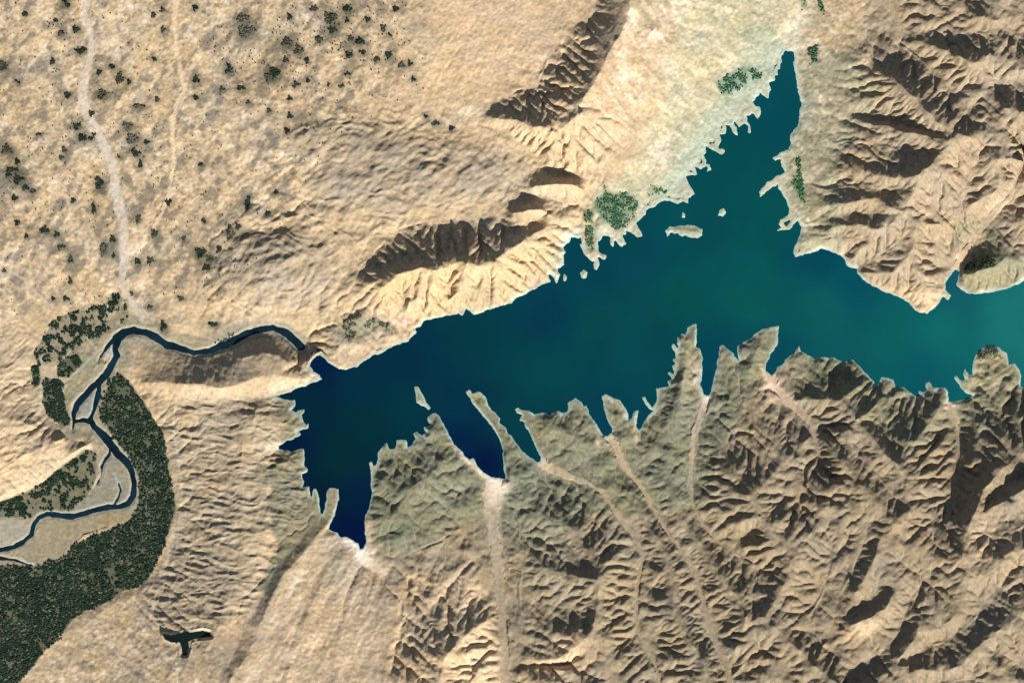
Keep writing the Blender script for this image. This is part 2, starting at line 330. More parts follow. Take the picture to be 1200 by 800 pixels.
VALLEY = [
 # plain at the foot of the northern scarp
 [(705,-45,12),(700,0,12),(690,25,12),(660,32,12),(655,55,12),(640,75,12),(625,100,11),(600,112,11),(575,120,10),(555,130,9.5)],
 [(560,145,8.5),(590,156,9),(615,172,9),(640,200,8),(660,205,8),(690,210,7)],
 [(415,318,5),(430,306,6),(452,280,7),(470,268,7.5),(500,261,8),(530,260,8.5),(560,259,9),(585,252,9),(598,236,9)],
 [(600,270,12),(625,262,10),(650,245,8)],[(612,232,9),(640,232,9),(668,238,6)],
 [(700,190,9),(690,215,6),(680,240,3.5)],
 [(480,348,9),(470,358,5),(462,370,3)],[(526,332,12),(530,350,6),(532,362,2)],[(560,335,12),(556,352,5),(552,364,1)],
 # gentle dip slope towards the lake
 [(760,-45,26),(765,20,22),(760,80,18),(745,130,14),(735,170,9),(728,205,5)],
 [(820,-45,14),(830,20,9.5),(822,80,7),(800,140,4),(770,190,3),(750,225,2)],
 [(900,-45,5),(905,20,2.4),(900,60,1.4),(870,110,1)],[(940,-45,5),(938,20,2),(936,50,.8)],
 # north-east fan
 [(985,-45,8),(985,30,6),(975,80,5),(965,120,4),(960,160,3)],[(1050,-45,10),(1050,15,8.5),(1040,40,8)],
 [(1052,52,10),(1075,66,13),(1100,90,17),(1125,120,22),(1140,140,26)],
 [(1062,36,10),(1090,38,14),(1120,42,19),(1155,42,24)],
 [(1000,132,6),(1030,142,12),(1065,149,18),(1095,157,27)],
 [(955,170,4),(985,165,8),(1015,166,14),(1050,175,19),(1085,178,26)],
 [(945,215,2),(970,222,7),(1000,218,13),(1035,222,18),(1060,222,25)],
 [(945,262,2),(965,258,6),(995,250,11),(1030,252,17),(1050,250,22)],
 [(940,285,2),(960,280,4),(985,278,8),(1010,278,13)],
 [(1004,312,2),(1018,309,5),(1034,297,10),(1050,285,15),(1062,268,20)],
 [(1100,312,3),(1098,290,7),(1100,280,10),(1090,245,18),(1090,215,26)],
 [(1120,300,4),(1120,275,9),(1124,240,14),(1132,215,19),(1136,195,24),(1135,178,28)],
 [(1190,280,10),(1200,265,12)],[(1165,100,24),(1190,95,27),(1240,98,28)],[(1170,35,24),(1200,38,25)],
 # river side country
 [(-45,120,4),(0,120,3.2),(50,160,2.2),(70,250,0),(90,320,-3)],[(-45,250,3),(0,270,1.5),(30,340,-1)],[(-45,-45,7),(0,0,6),(60,-45,7)],
 [(160,50,5.5),(165,120,4),(165,200,2),(175,270,0),(190,340,-3.5)],[(260,-45,9),(255,40,7),(250,120,5.5),(250,200,4),(245,280,2),(225,350,-2)],
 [(350,-45,11),(350,50,9),(350,130,8),(330,200,6.5)],[(480,-45,13),(500,40,11),(520,100,9.5)],[(620,-45,14),(600,30,12)],
 [(300,372,-3),(340,374,-2),(372,372,0),(395,378,2),(415,392,3.5),(410,412,3)],[(200,380,-5),(260,388,-4)],
 [(205,466,1),(240,472,2),(280,470,2),(315,466,.5)],[(170,470,-3),(182,490,-4.5)],
 # south-west badlands
 [(212,600,-4),(205,640,-4),(186,672,-4),(168,694,-4),(140,703,-4),(112,720,-4)],[(188,500,-4.5),(202,540,-4.6),(210,585,-4.3)],
 [(377,603,.3),(362,621,1.5),(345,640,3),(323,663,5),(309,693,7),(296,720,9),(284,742,10.5),(270,772,12),(255,800,13.5),(240,845,16)],
 [(404,638,1.2),(385,658,3.6),(370,681,6),(357,712,8.6),(345,742,11),(332,787,14),(320,845,17)],
 [(470,690,7),(478,715,9),(460,745,12),(445,790,15)],[(560,690,5),(570,705,5.6)],[(470,655,3),(500,640,3.4),(540,620,3)],
 [(337,528,.3),(320,544,2.6),(302,574,4.6),(294,592,5.6)],[(353,548,.4),(332,570,2.8),(312,600,5),(301,626,6.4)],[(326,523,.3),(300,527,3),(270,532,4.4)],
 # southern hollows
 [(600,600,3),(615,640,4.5),(608,690,6),(612,740,8)],[(645,622,6.5),(668,640,9),(688,662,14)],[(640,706,8),(668,713,11),(686,727,15)],
 [(842,500,3),(850,530,8),(862,560,16)],[(880,470,4),(885,500,6),(905,520,9)],
 [(1015,462,7),(1030,490,10),(1042,520,17)],[(1060,470,3),(1058,490,7),(1050,515,15)],
 [(1000,520,14),(1020,545,19),(1045,575,24)],[(1140,480,4),(1145,510,10),(1138,545,17)],
 [(880,620,12),(868,632,10)],[(884,662,12.5),(893,690,17)],[(975,640,15),(968,680,16),(955,710,18),(935,730,22)],[(930,560,12),(935,590,12)],
 [(1018,612,22),(1008,640,20.5),(996,670,19),(984,696,18)],[(1095,600,18),(1090,630,22)],[(1150,620,24),(1165,630,26)],[(1030,684,23),(1016,703,21),(998,715,19)],[(1066,700,21),(1058,730,21),(1045,752,22)],
 [(1056,771,24),(1086,757,23.5),(1112,746,24.5),(1135,728,26),(1160,704,26)],[(1030,768,21),(1004,784,20),(985,802,21)],[(940,734,20),(956,751,20),(974,764,20)],[(1165,610,24),(1200,605,26),(1240,600,26)],[(1155,588,22),(1176,567,22),(1205,550,22)],
 [(880,702,17),(895,699,17.5)],[(1165,762,27),(1205,782,27)],[(1090,800,24),(1140,792,27)],[(1170,690,27),(1150,700,26)],[(1205,612,28),(1170,628,28)],[(1080,690,21),(1062,720,22)],[(860,790,16),(875,770,18)],[(930,800,26),(920,780,25)],
 # western badlands
 [(-45,440,3),(0,440,2),(25,420,-2)],[(34,455,-3),(46,488,-4),(70,508,-4),(95,520,-5)],
]
SCARP = [  # raised lip right of the gullies in the pale fan
 [(388,612,1.6),(370,630,3.8),(352,650,6),(333,672,8.4),(317,703,10.6),(303,738,12.8),(290,768,15),(268,798,17),(255,845,19)],
 [(411,642,1.9),(391,661,4.6),(376,685,7),(363,715,9.6),(351,746,12),(338,790,15)],
 [(578,723,9),(553,734,19),(534,756,24),(519,773,25),(515,800,26),(512,845,28)],[(534,756,24),(520,745,19),(500,735,14)],
 [(-45,560,5),(0,545,5),(40,530,4),(75,512,0)],[(-45,500,6),(0,490,5),(40,500,2)],[(-5,585,0),(30,566,0),(60,548,0),(85,532,-1),(105,518,-3)],
 [(300,480,6),(285,520,6),(280,560,6),(285,600,6.5),(282,640,7),(275,680,8),(262,720,10),(240,760,11),(200,790,10),(150,845,10)],
 [(310,330,5),(330,310,7),(350,300,7),(390,320,4)],[(345,272,7),(372,265,8.4),(404,262,7.5)],[(376,243,8),(402,261,8)],[(430,262,8.5),(452,253,9.4),(500,251,9.5)],
 [(360,150,9.5),(400,140,10),(450,150,9.6)],[(400,190,8.5),(450,185,10),(500,190,10.5),(540,205,10)],
 [(445,560,3),(470,580,7),(500,560,8),(520,540,6)],[(440,610,3),(465,612,6),(500,600,6)],[(600,560,3),(625,585,4.5)],
 [(640,500,4),(670,510,5),(690,520,3)],[(730,520,2.5),(724,485,2.4)],[(790,500,5),(800,450,4),(806,410,2.4)],[(760,520,4),(785,530,6)],[(855,470,5),(860,440,3)],[(880,430,4),(890,405,3)],[(575,500,1.5),(590,530,3),(600,560,4)],
 [(515,510,3),(510,495,1.5)],[(1160,430,4),(1162,450,5)],
 [(320,495,3),(345,497,2)],[(320,545,5),(345,540,2.4)],
]


WBX = 1.9 * noise(15, 951) + .7 * noise(7, 952); WBY = 1.9 * noise(15, 953) + .7 * noise(7, 954)
WBZ = 0.07 * noise(9, 955)


def rast(lines, cm, cv, cn):
    for ln in lines:
        for a, b in zip(ln[:-1], ln[1:]):
            n = max(2, int(3 * math.hypot(b[0] - a[0], b[1] - a[1])))
            for k in range(n + 1):
                t = k / n
                px, py = a[0] + t * (b[0] - a[0]) - X0, a[1] + t * (b[1] - a[1]) - Y0
                i = int(round(px)); j = int(round(py))
                if 0 <= i < NX and 0 <= j < NY:                      # no crest is drawn with a ruler
                    px, py, q = px + WBX[j, i], py + WBY[j, i], 1 + WBZ[j, i]
                    i = int(round(px)); j = int(round(py))
                    if 0 <= i < NX and 0 <= j < NY:
                        cm[j, i] = True
                        cv[j, i] += (a[2] + t * (b[2] - a[2])) * q; cn[j, i] += 1


# ------------------------------------------------------------------ heights: membrane through the lines, then running water
flood_m = np.zeros((NY, NX), bool)
FLOOD_M = [poly_mask(p) for p in FLOOD]
for m in FLOOD_M:
    flood_m |= m
BAR_M = [poly_mask(p) for _, p in BARS]
bar_m = np.zeros((NY, NX), bool)
for m in BAR_M:
    bar_m |= m
BED_D = []
for lab, ln in BEDS + WASH:
    d, z = seg_dist([[(p[0], p[1], p[2]) for p in ln]], 16)
    _, w = seg_dist([[(p[0], p[1], p[3]) for p in ln]], 16)
    BED_D.append((d - w / 2 + 1.1 * noise(8, 300 + len(BED_D)) + 1.0 * noise(4, 330 + len(BED_D)), z))

cm = np.zeros((NY, NX), bool); cv = np.zeros((NY, NX), np.float32); cn = np.zeros((NY, NX), np.float32)
rast(RIDGE, cm, cv, cn); rast(VALLEY, cm, cv, cn); rast(SCARP, cm, cv, cn)
cv = np.where(cm, cv / np.maximum(cn, 1), 0)
fixed = WATER.copy()
cv[WATER] = 0; cm |= WATER
low = (flood_m | bar_m | (RSDF < 1.0)) & ~WATER
cm |= low; cv[low] = -5.7; fixed |= low
for sd, z in BED_D:
    m = (sd < 0) & ~WATER
    cm |= m; cv[m] = z[m]; fixed |= m
vm = np.zeros((NY, NX), bool)
rast(VALLEY, vm, np.zeros((NY, NX), np.float32), np.zeros((NY, NX), np.float32))
thin = vm & ~fixed
fixed |= vm


def membrane(cm, cv):
    lv = [(cm, cv)]
    for _ in range(5):
        m, v = lv[-1]
        ny, nx = (m.shape[0] + 1) // 2, (m.shape[1] + 1) // 2
        mp = np.zeros((ny * 2, nx * 2), np.float32); vp = mp.copy()
        mp[:m.shape[0], :m.shape[1]] = m; vp[:m.shape[0], :m.shape[1]] = v * m
        c = mp.reshape(ny, 2, nx, 2).sum((1, 3)); s = vp.reshape(ny, 2, nx, 2).sum((1, 3))
        lv.append((c > 0, np.where(c > 0, s / np.maximum(c, 1), 0).astype(np.float32)))
    h = np.full(lv[-1][0].shape, 5.0, np.float32)
    for k, (m, v) in enumerate(reversed(lv)):
        if h.shape != m.shape:
            h = np.repeat(np.repeat(h, 2, 0), 2, 1)[:m.shape[0], :m.shape[1]]
        h = np.where(m, v, h)
        for _ in range([300, 200, 150, 100, 70, 50][k]):
            p = np.pad(h, 1, mode='edge')
            h = np.where(m, v, 0.25 * (p[:-2, 1:-1] + p[2:, 1:-1] + p[1:-1, :-2] + p[1:-1, 2:]))
    return h


H = membrane(cm, cv)


def fill_pits(H, fixed, eps=0.004):
    """raise hollows until every cell drains to fixed ground or to the edge"""
    import heapq
    ny, nx = H.shape
    h = H.astype(np.float64).ravel().tolist()
    done = fixed.copy(); done[0, :] = done[-1, :] = True; done[:, 0] = done[:, -1] = True
    inner = np.zeros_like(fixed); inner[1:-1, 1:-1] = ~fixed[1:-1, 1:-1]
    nb = np.zeros_like(fixed)
    for dj, di in ((0, 1), (1, 0), (0, -1), (-1, 0), (1, 1), (-1, -1), (1, -1), (-1, 1)):
        nb |= np.roll(np.roll(inner, dj, 0), di, 1)
    heap = [(h[k], k) for k in np.flatnonzero((done & nb).ravel()).tolist()]
    heapq.heapify(heap)
    dn = done.ravel().tolist()
    offs = (1, -1, nx, -nx, nx + 1, nx - 1, -nx + 1, -nx - 1)
    N = ny * nx
    push, pop = heapq.heappush, heapq.heappop
    while heap:
        z, k = pop(heap)
        z += eps
        for o in offs:
            q = k + o
            if 0 <= q < N and not dn[q]:
                dn[q] = True
                if h[q] < z:
                    h[q] = z
                push(heap, (h[q], q))
    return np.array(h, np.float32).reshape(ny, nx)


def erode(H, K, fixed, iters, dx, m=0.5, acrit=3.0):
    ny, nx = H.shape
    N = ny * nx
    idx = np.arange(N).reshape(ny, nx)
    offs = [(dj, di) for dj in (-1, 0, 1) for di in (-1, 0, 1) if dj or di]
    Kf = K.ravel()
    A = None
    rr = np.random.default_rng(19)
    wgt = [rr.uniform(0.55, 1.0, (ny, nx)).astype(np.float32) for _ in offs]
    for it in range(iters):
        best = np.zeros((ny, nx), np.float32); rec = idx.copy(); dd = np.ones((ny, nx), np.float32)
        P = np.pad(H, 1, constant_values=1e6)
        for (dj, di), wk in zip(offs, wgt):
            d = math.hypot(dj, di)
            s = (H - P[1 + dj:1 + dj + ny, 1 + di:1 + di + nx]) / d
            s = s * wk
            u = s > best
            best[u] = s[u]; rec[u] = (idx + dj * nx + di)[u]; dd[u] = d
        rec[fixed] = idx[fixed]
        h = H.ravel()
        order = np.argsort(h, kind='stable')
        order = order[~fixed.ravel()[order]]
        r = rec.ravel()
        ol = order.tolist(); rl = r[order].tolist()
        a = [1.0] * N
        for i, k in zip(reversed(ol), reversed(rl)):
            if i != k:
                a[k] += a[i]
        A = np.array(a, np.float32)
        f = (Kf * np.maximum(A - acrit, 0) ** m / (dd.ravel() * dx))[order].tolist()
        hl = h.astype(np.float64).tolist()
        for i, k, q in zip(ol, rl, f):
            if i != k:
                hk = hl[k]
                if hl[i] > hk:
                    hl[i] = (hl[i] + q * hk) / (1 + q)
        H = np.array(hl, np.float32).reshape(ny, nx)
        # lift small pits so that the water keeps running
        for _ in range(2):
            P = np.pad(H, 1, mode='edge')
            mn = np.full((ny, nx), 1e6, np.float32)
            for dj, di in offs:
                mn = np.minimum(mn, P[1 + dj:1 + dj + ny, 1 + di:1 + di + nx])
            H = np.where((mn >= H) & ~fixed, mn + 0.002, H)
    return H, A.reshape(ny, nx)


# how easily the ground gullies: hills strongly, the plain hardly
hill = poly_mask([(560,-45),(1245,-45),(1245,845),(430,845),(470,700),(440,640),(430,500),(330,440),(420,300),(470,255),(590,225),(560,140),(640,60),(690,20)])
bad = poly_mask([(150,440),(340,440),(400,600),(380,640),(300,740),(250,755),(190,735),(160,705),(205,640),(215,590),(195,500)]) | poly_mask([(-45,430),(40,425),(110,515),(60,560),(-45,600)])
fan = poly_mask([(700,-45),(1000,-45),(1000,60),(950,300),(880,300),(700,260),(720,150),(690,120)])
Kh = blur((hill | bad).astype(np.float32), 8)
Kb = blur(bad.astype(np.float32), 6)
domek = blur(poly_mask([(245,370),(240,300),(300,230),(360,150),(480,130),(590,190),(590,235),(470,255),(415,320),(380,365)]).astype(np.float32), 10)
Kh = np.clip(0.12 + 0.3 * domek + 0.95 * Kh - 0.9 * blur(fan.astype(np.float32), 10), 0.06, 1)
H += (1.0 * noise(26, 10) + 0.9 * noise(13, 11) + 0.35 * noise(5, 12)) * (0.2 + 0.9 * Kh) * (1 - .5 * Kb) * ~fixed
def stage(H, f, K, iters):
    """run the water over a grid f times coarser and hand the cuts back"""
    ny, nx = -(-NY // f), -(-NX // f)
    def blocks(a, mode='edge'):
        return np.pad(a, ((0, ny * f - NY), (0, nx * f - NX)), mode=mode).reshape(ny, f, nx, f)
    fx = blocks(fixed).any((1, 3)); k = blocks(K).mean((1, 3))
    mean = blocks(H).mean((1, 3)); low_ = blocks(np.where(fixed, H, 1e6)).min((1, 3))
    h = np.where(fx, low_, mean).astype(np.float32)
    h = fill_pits(h, fx)
    e, a = erode(h, k, fx, iters, 1.0)
    d = np.where(fx, 0, e - h)
    if f > 1:
        d = np.repeat(np.repeat(d, f, 0), f, 1)[:NY, :NX]
        for _ in range(f):
            d = soft(d, .25)
        d = blur(d, f // 2, 1) if f > 2 else d
    else:
        d = e - H
    return H + np.where(fixed, 0, d), a


H, _ = stage(H, 4, 0.050 * Kh * (1 - .7 * Kb), 10)
H, _ = stage(H, 2, 0.055 * Kh * (1 - .6 * Kb), 9)
def ridged(sc_, seed, sx, ang):
    w = 4.5 * noise(24, seed + 3) + 2.2 * noise(11, seed + 4)
    n = .62 * noise(sc_, seed, sx, 1, ang, w) + .55 * noise(sc_ * .83, seed + 7, sx * 1.2, 1, ang + 14, w) + .16 * noise(5, seed + 5)
    return 1 - 2.2 * np.abs(n)


H += (0.14 * noise(3.2, 13)) * (0.35 + 0.9 * Kh) * ~fixed
H, AREA = stage(H, 1, 0.034 * Kh, 3)
hs = soft(soft(H, .2), .2)
H = np.where(fixed & ~thin, H, soft(H, 0.10))
H = np.where(blur(thin.astype(np.float32), 1, 1) > 0, hs, H)

# small ribs on the hill flanks
ribs = blur(hill.astype(np.float32), 8) * (1 - blur(fan.astype(np.float32), 10)) * (1 - Kb)
H += (~fixed | thin) * ribs * smooth(SDF, 0, 10) * (.20 * ridged(6.5, 181, 2.4, 52) + .10 * ridged(4.2, 185, 2.2, 70) + .35 * noise(15, 189))
# fine parallel rills of the badlands
sw = blur(poly_mask([(175,470),(320,468),(360,500),(360,590),(310,690),(270,735),(185,735),(165,705),(205,640),(212,590),(200,530)]).astype(np.float32), 5)
ww = blur(poly_mask([(-45,400),(30,380),(46,430),(50,490),(85,515),(60,545),(-45,595)]).astype(np.float32), 5)
H += (~fixed | thin) * (sw * (.80 * ridged(8, 161, 4.2, 0) + .40 * ridged(4.6, 165, 3.2, -10)) + ww * (.42 * ridged(8, 171, 3.6, -28) + .24 * ridged(5, 175, 3.0, -36)))

# bedded rock of the low dome hills shows as curved steps
dome = blur(poly_mask([(245,380),(235,300),(290,230),(340,150),(480,120),(600,190),(600,235),(470,255),(415,320),(380,365)]).astype(np.float32), 9)
wob = fbm(30, 121, 3)
r1 = np.hypot((GX - 328) / 72, (GY - 318) / 50); r2 = np.hypot((GX - 478) / 120 + (GY - 208) / 400, (GY - 208) / 46); r3 = np.hypot((GX - 395) / 70, (GY - 165) / 26)
near_r = np.minimum(np.minimum(r1, r2), r3)
ph = np.where(near_r == r1, r1 * 34, np.where(near_r == r2, r2 * 30, r3 * 20)) + 5.5 * wob + .9 * noise(9, 122)
steps = np.maximum(np.sin(ph), -.4) * (0.3 + .7 * smooth(noise(22, 123), -.5, .4))
rise = 5.0 * np.clip(1 - r1 ** 2, 0, 1) + 3.6 * np.clip(1 - r2 ** 2, 0, 1) + 2.5 * np.clip(1 - r3 ** 2, 0, 1)
H += (~fixed | thin) * (dome * (.36 * steps + .9 * noise(12, 124) + .55 * noise(6, 126, 2, 1, -35) + .35 * noise(3.5, 128, 2, 1, -30)) + rise * smooth(dome, .1, .9))

# the plain: low mounds and hollows
pl = np.clip(1 - 1.2 * Kh, 0, 1)
H += (~fixed | thin) * pl * (0.35 * fbm(14, 41, 3) + 0.18 * noise(3, 44))
low_n = 0.10 * fbm(7, 51, 3)
H += low * low_n
for sd, z in BED_D:
    H += ((sd < 0) & ~WATER) * 0.06 * noise(4, 61)

# shores: the land rises out of the lake, the bed falls away
land = H
near = smooth(SDF, 0, 5)
land = np.where(SDF < 5, np.maximum(0.05 * SDF + 0.02, land * near + 0.16 * SDF * (1 - near)), land)
isl = np.zeros((NY, NX), bool)
for m in ISL_M:
    isl |= blur(m.astype(np.float32), 2) > 0.02
land = np.where(isl, np.minimum(0.18 * np.maximum(SDF, 0), 1.2 + 0.2 * noise(4, 5)), land)
is_river_side = (RSDF < 30) & ~(SDF < 8)
H = np.where(SDF < 0, np.maximum(0.22 * SDF, -6 + 0 * SDF), land)
bank = smooth(RSDF, 0, 4)
H = np.where(is_river_side & (RSDF < 4), np.where(RSDF < 0, RIV_Z + 0.25 * np.maximum(RSDF, -6), RIV_Z + 0.10 * RSDF + bank * np.maximum(H - RIV_Z - 0.10 * RSDF, 0)), H)
pond_z = 9.2
PZ = float(np.median(H[(PSDF > 0) & (PSDF < 5)]))
H = np.where(PSDF < 4, np.where(PSDF < 0, PZ - 0.35 + 0.12 * PSDF, PZ - 0.35 + (H - PZ + 0.8) * smooth(PSDF, 0, 4) + .02 * PSDF), H)
POND_Z = PZ - 0.35
H = H.astype(np.float32)


def hz(x, y):
    i = min(max(x - X0, 0), NX - 1.001); j = min(max(y - Y0, 0), NY - 1.001)
    a, b = int(i), int(j); u, v = i - a, j - b
    return float((H[b, a] * (1 - u) + H[b, a + 1] * u) * (1 - v) + (H[b + 1, a] * (1 - u) + H[b + 1, a + 1] * u) * v)


def W(x, y, z):
    """layout units (x right, y down, z up) to metres"""
    return ((x - 600) * S, (400 - y) * S, z * ZS)


# ------------------------------------------------------------------ soil colours
def col(*c):
    return np.array(c, np.float32)


TAN = col(.45, .338, .208)
COL = np.empty((NY, NX, 3), np.float32); COL[:] = TAN
warp = 0.35 * fbm(22, 71, 3)


def tint(mask, c, k=1.0, r=10, edge=True):
    jj = np.flatnonzero(mask.any(1)); ii_ = np.flatnonzero(mask.any(0))
    if not len(jj):
        return
    q = 2 * r + 2
    sl = (slice(max(0, jj[0] - q), jj[-1] + q + 1), slice(max(0, ii_[0] - q), ii_[-1] + q + 1))
    w = blur(mask[sl].astype(np.float32), r)
    if edge:
        w = smooth(w + warp[sl] * (w > 0.02) * (w < .98) * 0.7, 0.25, 0.75)
    COL[sl] += (k * w)[..., None] * (c - COL[sl])


def spot(cx, cy, rx, ry, c, k=1.0, ang=0.0):
    ca, sa = math.cos(math.radians(ang)), math.sin(math.radians(ang))
    R = 2.2 * max(rx, ry)
    i0 = max(0, int(cx - R - X0)); i1 = min(NX, int(cx + R - X0)); j0 = max(0, int(cy - R - Y0)); j1 = min(NY, int(cy + R - Y0))
    if i1 <= i0 or j1 <= j0:
        return
    x = GX[j0:j1, i0:i1] - cx; y = GY[j0:j1, i0:i1] - cy
    u = (x * ca + y * sa) / rx; v = (-x * sa + y * ca) / ry
    w = np.exp(-(u * u + v * v)) * (1 + 0.9 * warp[j0:j1, i0:i1])
    COL[j0:j1, i0:i1] += (k * np.clip(w, 0, 1))[..., None] * (c - COL[j0:j1, i0:i1])


GREY = col(.31, .265, .20); OLIVE = col(.22, .20, .13); SAGE = col(.155, .167, .108); ROSE = col(.44, .32, .22); CREAM = col(.58, .46, .31); PALE = col(.68, .57, .42)
SHADE = col(.33, .25, .175)  # shade of the north-west slopes, put into the ground colour
COL *= (1 + 0.10 * fbm(40, 81, 3))[..., None]
# southern country: grey-green near the lake, browner uphill
tint(poly_mask([(430,480),(560,440),(700,440),(800,360),(920,360),(1245,380),(1245,845),(600,845),(570,680),(440,660)]), col(.235,.192,.128), .9, 14)
tint(poly_mask([(430,500),(520,470),(600,450),(700,440),(790,370),(870,380),(925,390),(870,480),(820,600),(760,590),(700,600),(610,640),(560,600),(500,640),(430,640)]), SAGE, .72, 12)
tint(poly_mask([(900,390),(1030,400),(1130,430),(1245,400),(1245,470),(1130,520),(1050,530),(1000,470),(930,470)]), col(.21,.20,.125), .65, 10)
tint(poly_mask([(880,560),(1245,520),(1245,845),(860,845)]), col(.25,.197,.130), .7, 25)
tint(poly_mask([(605,610),(650,600),(690,650),(640,700),(610,680)]), OLIVE, .45, 14)
# north-east mountains
tint(poly_mask([(1010,-45),(1245,-45),(1245,350),(1000,330),(960,200),(1020,100)]), col(.285,.225,.150), .85, 14)
tint(poly_mask([(930,70),(1010,60),(1030,110),(990,180),(980,300),(925,300),(915,180),(935,130)]), col(.27,.255,.165), .75, 10)
tint(poly_mask([(1120,262),(1172,258),(1180,300),(1245,310),(1245,340),(1120,345)]), col(.20,.195,.12), .7, 5)
# cream, greenish fans north of the lake
tint(poly_mask([(790,-45),(945,-45),(945,40),(915,80),(870,130),(820,190),(780,235),(700,270),(690,240),(740,190),(790,100)]), col(.44,.40,.265), .85, 14)
tint(poly_mask([(880,30),(925,40),(905,100),(860,130),(820,180),(800,230),(760,235),(800,170),(850,100)]), col(.42,.45,.32), .6, 8)
tint(poly_mask([(700,30),(770,20),(760,90),(720,170),(690,170),(700,100)]), col(.50,.345,.215), .6, 12)
# north ridge sides and strata hills
tint(poly_mask([(430,330),(600,290),(660,280),(600,350),(500,375),(450,370)]), col(.46,.34,.19), .7, 6)
for a in [(330,320,40,30,GREY,.6,0),(400,160,40,14,OLIVE,.5,10),(350,185,25,12,GREY,.5,20),(430,215,30,12,GREY,.5,0),(490,205,24,12,GREY,.4,0),(540,222,26,12,GREY,.5,10),(385,225,40,8,GREY,.3,0),
          (430,385,30,14,col(.30,.26,.19),.8,20),(400,395,18,14,col(.28,.26,.19),.8,0),(300,375,60,7,GREY,.3,0),(600,215,25,18,GREY,.4,0),(650,235,30,20,GREY,.3,0),
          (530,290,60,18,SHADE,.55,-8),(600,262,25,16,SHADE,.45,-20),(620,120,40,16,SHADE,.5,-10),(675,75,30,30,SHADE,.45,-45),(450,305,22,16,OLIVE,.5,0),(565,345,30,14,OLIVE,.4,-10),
          (260,430,60,14,col(.29,.245,.18),.75,0),(310,420,34,18,col(.33,.26,.18),.6,0),(240,464,70,7,CREAM,.55,4),(330,452,26,5,CREAM,.7,-15),
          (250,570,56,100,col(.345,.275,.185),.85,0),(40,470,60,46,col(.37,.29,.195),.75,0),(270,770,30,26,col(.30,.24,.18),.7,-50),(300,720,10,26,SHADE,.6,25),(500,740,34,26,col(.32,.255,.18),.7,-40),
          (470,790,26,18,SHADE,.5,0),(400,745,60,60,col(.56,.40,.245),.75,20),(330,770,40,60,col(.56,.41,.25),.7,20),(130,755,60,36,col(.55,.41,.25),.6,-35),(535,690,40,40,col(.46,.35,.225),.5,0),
          (660,770,36,18,col(.60,.42,.25),.8,-35),(560,790,20,30,col(.56,.41,.25),.6,0),(1010,735,26,12,col(.58,.41,.25),.6,-25),(1165,640,40,30,col(.50,.37,.23),.5,-20),(1030,345,5,4,PALE,.4,0),  # slope spots: sunlit faces brightened in the ground colour
          (1150,440,20,24,col(.42,.36,.20),.7,0),(1160,300,22,12,col(.20,.20,.12),.6,-30),(930,30,14,40,col(.52,.46,.33),.6,10),
          (665,475,30,12,SAGE,.6,0),(560,465,12,8,col(.30,.28,.13),.7,40),(724,480,9,14,col(.34,.29,.17),.7,10),
          (805,430,8,34,col(.36,.31,.19),.6,0),(816,440,4,22,ROSE,.8,0),(163,113,7,7,GREY,.8,0),(345,30,70,16,GREY,.35,-20),(60,90,60,60,GREY,.3,0),(285,100,40,60,GREY,.3,0),(165,320,40,40,GREY,.25,0),
          (130,280,9,30,GREY,.3,0),(90,150,60,40,GREY,.25,0),(550,130,14,7,PALE,.8,-10),(525,148,14,6,CREAM,.9,15),(560,15,60,40,col(.56,.40,.245),.6,0),(600,70,50,40,col(.56,.40,.25),.5,0),(540,90,60,30,col(.57,.41,.25),.6,0)]:
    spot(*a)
tint(poly_mask([(165,468),(320,470),(330,500),(318,560),(312,620),(290,700),(250,740),(190,735),(165,705),(205,640),(212,590),(198,510)]), col(.315,.255,.172), .75, 8)
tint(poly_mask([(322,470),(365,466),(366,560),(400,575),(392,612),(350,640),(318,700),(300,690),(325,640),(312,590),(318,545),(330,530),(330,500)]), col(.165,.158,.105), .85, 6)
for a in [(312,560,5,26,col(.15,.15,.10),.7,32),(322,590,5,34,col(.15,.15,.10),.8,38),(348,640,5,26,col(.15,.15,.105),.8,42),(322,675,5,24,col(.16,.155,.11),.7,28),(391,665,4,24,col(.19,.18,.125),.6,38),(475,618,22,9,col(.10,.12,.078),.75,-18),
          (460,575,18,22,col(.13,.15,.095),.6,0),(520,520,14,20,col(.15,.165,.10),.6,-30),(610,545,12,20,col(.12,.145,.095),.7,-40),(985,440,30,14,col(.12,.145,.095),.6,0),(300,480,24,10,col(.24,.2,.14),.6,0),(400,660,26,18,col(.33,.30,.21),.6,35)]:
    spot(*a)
# sand at the mouths of the washes and behind the inlets
for a in [(582,572,12,13,PALE,1.0,0),(570,556,14,5,PALE,.9,40),(545,535,16,4,PALE,.9,45),(424,652,8,12,PALE,1.1,0),(410,637,16,5,PALE,.95,30),(432,630,4,12,CREAM,.8,0),(383,632,12,8,ROSE,.7,-30),
          (906,456,10,10,col(.66,.46,.33),1.0,30),(828,468,6,8,PALE,.9,10),(716,516,5,12,CREAM,1.0,-20),(745,505,3,12,CREAM,.8,0),(640,546,9,6,CREAM,.9,35),(701,515,3,10,CREAM,.7,0),
          (316,524,16,4,PALE,.95,-8),(1113,476,6,7,col(.68,.5,.4),.9,0),(1122,306,7,10,CREAM,.9,25),(470,378,16,6,col(.64,.43,.30),.9,8),(1080,470,3,3,CREAM,.5,0),(896,440,3,14,CREAM,.8,-20),
          (668,276,8,6,PALE,.8,0),(930,38,12,22,PALE,.6,20),(1135,285,10,14,ROSE,.7,25),(1168,243,12,9,CREAM,.6,-30),(810,190,16,4,CREAM,.5,-30)]:
    spot(*a)
tint(low | ((RSDF < 13) & (H < -4.2)), col(.25, .225, .155), .8, 3)
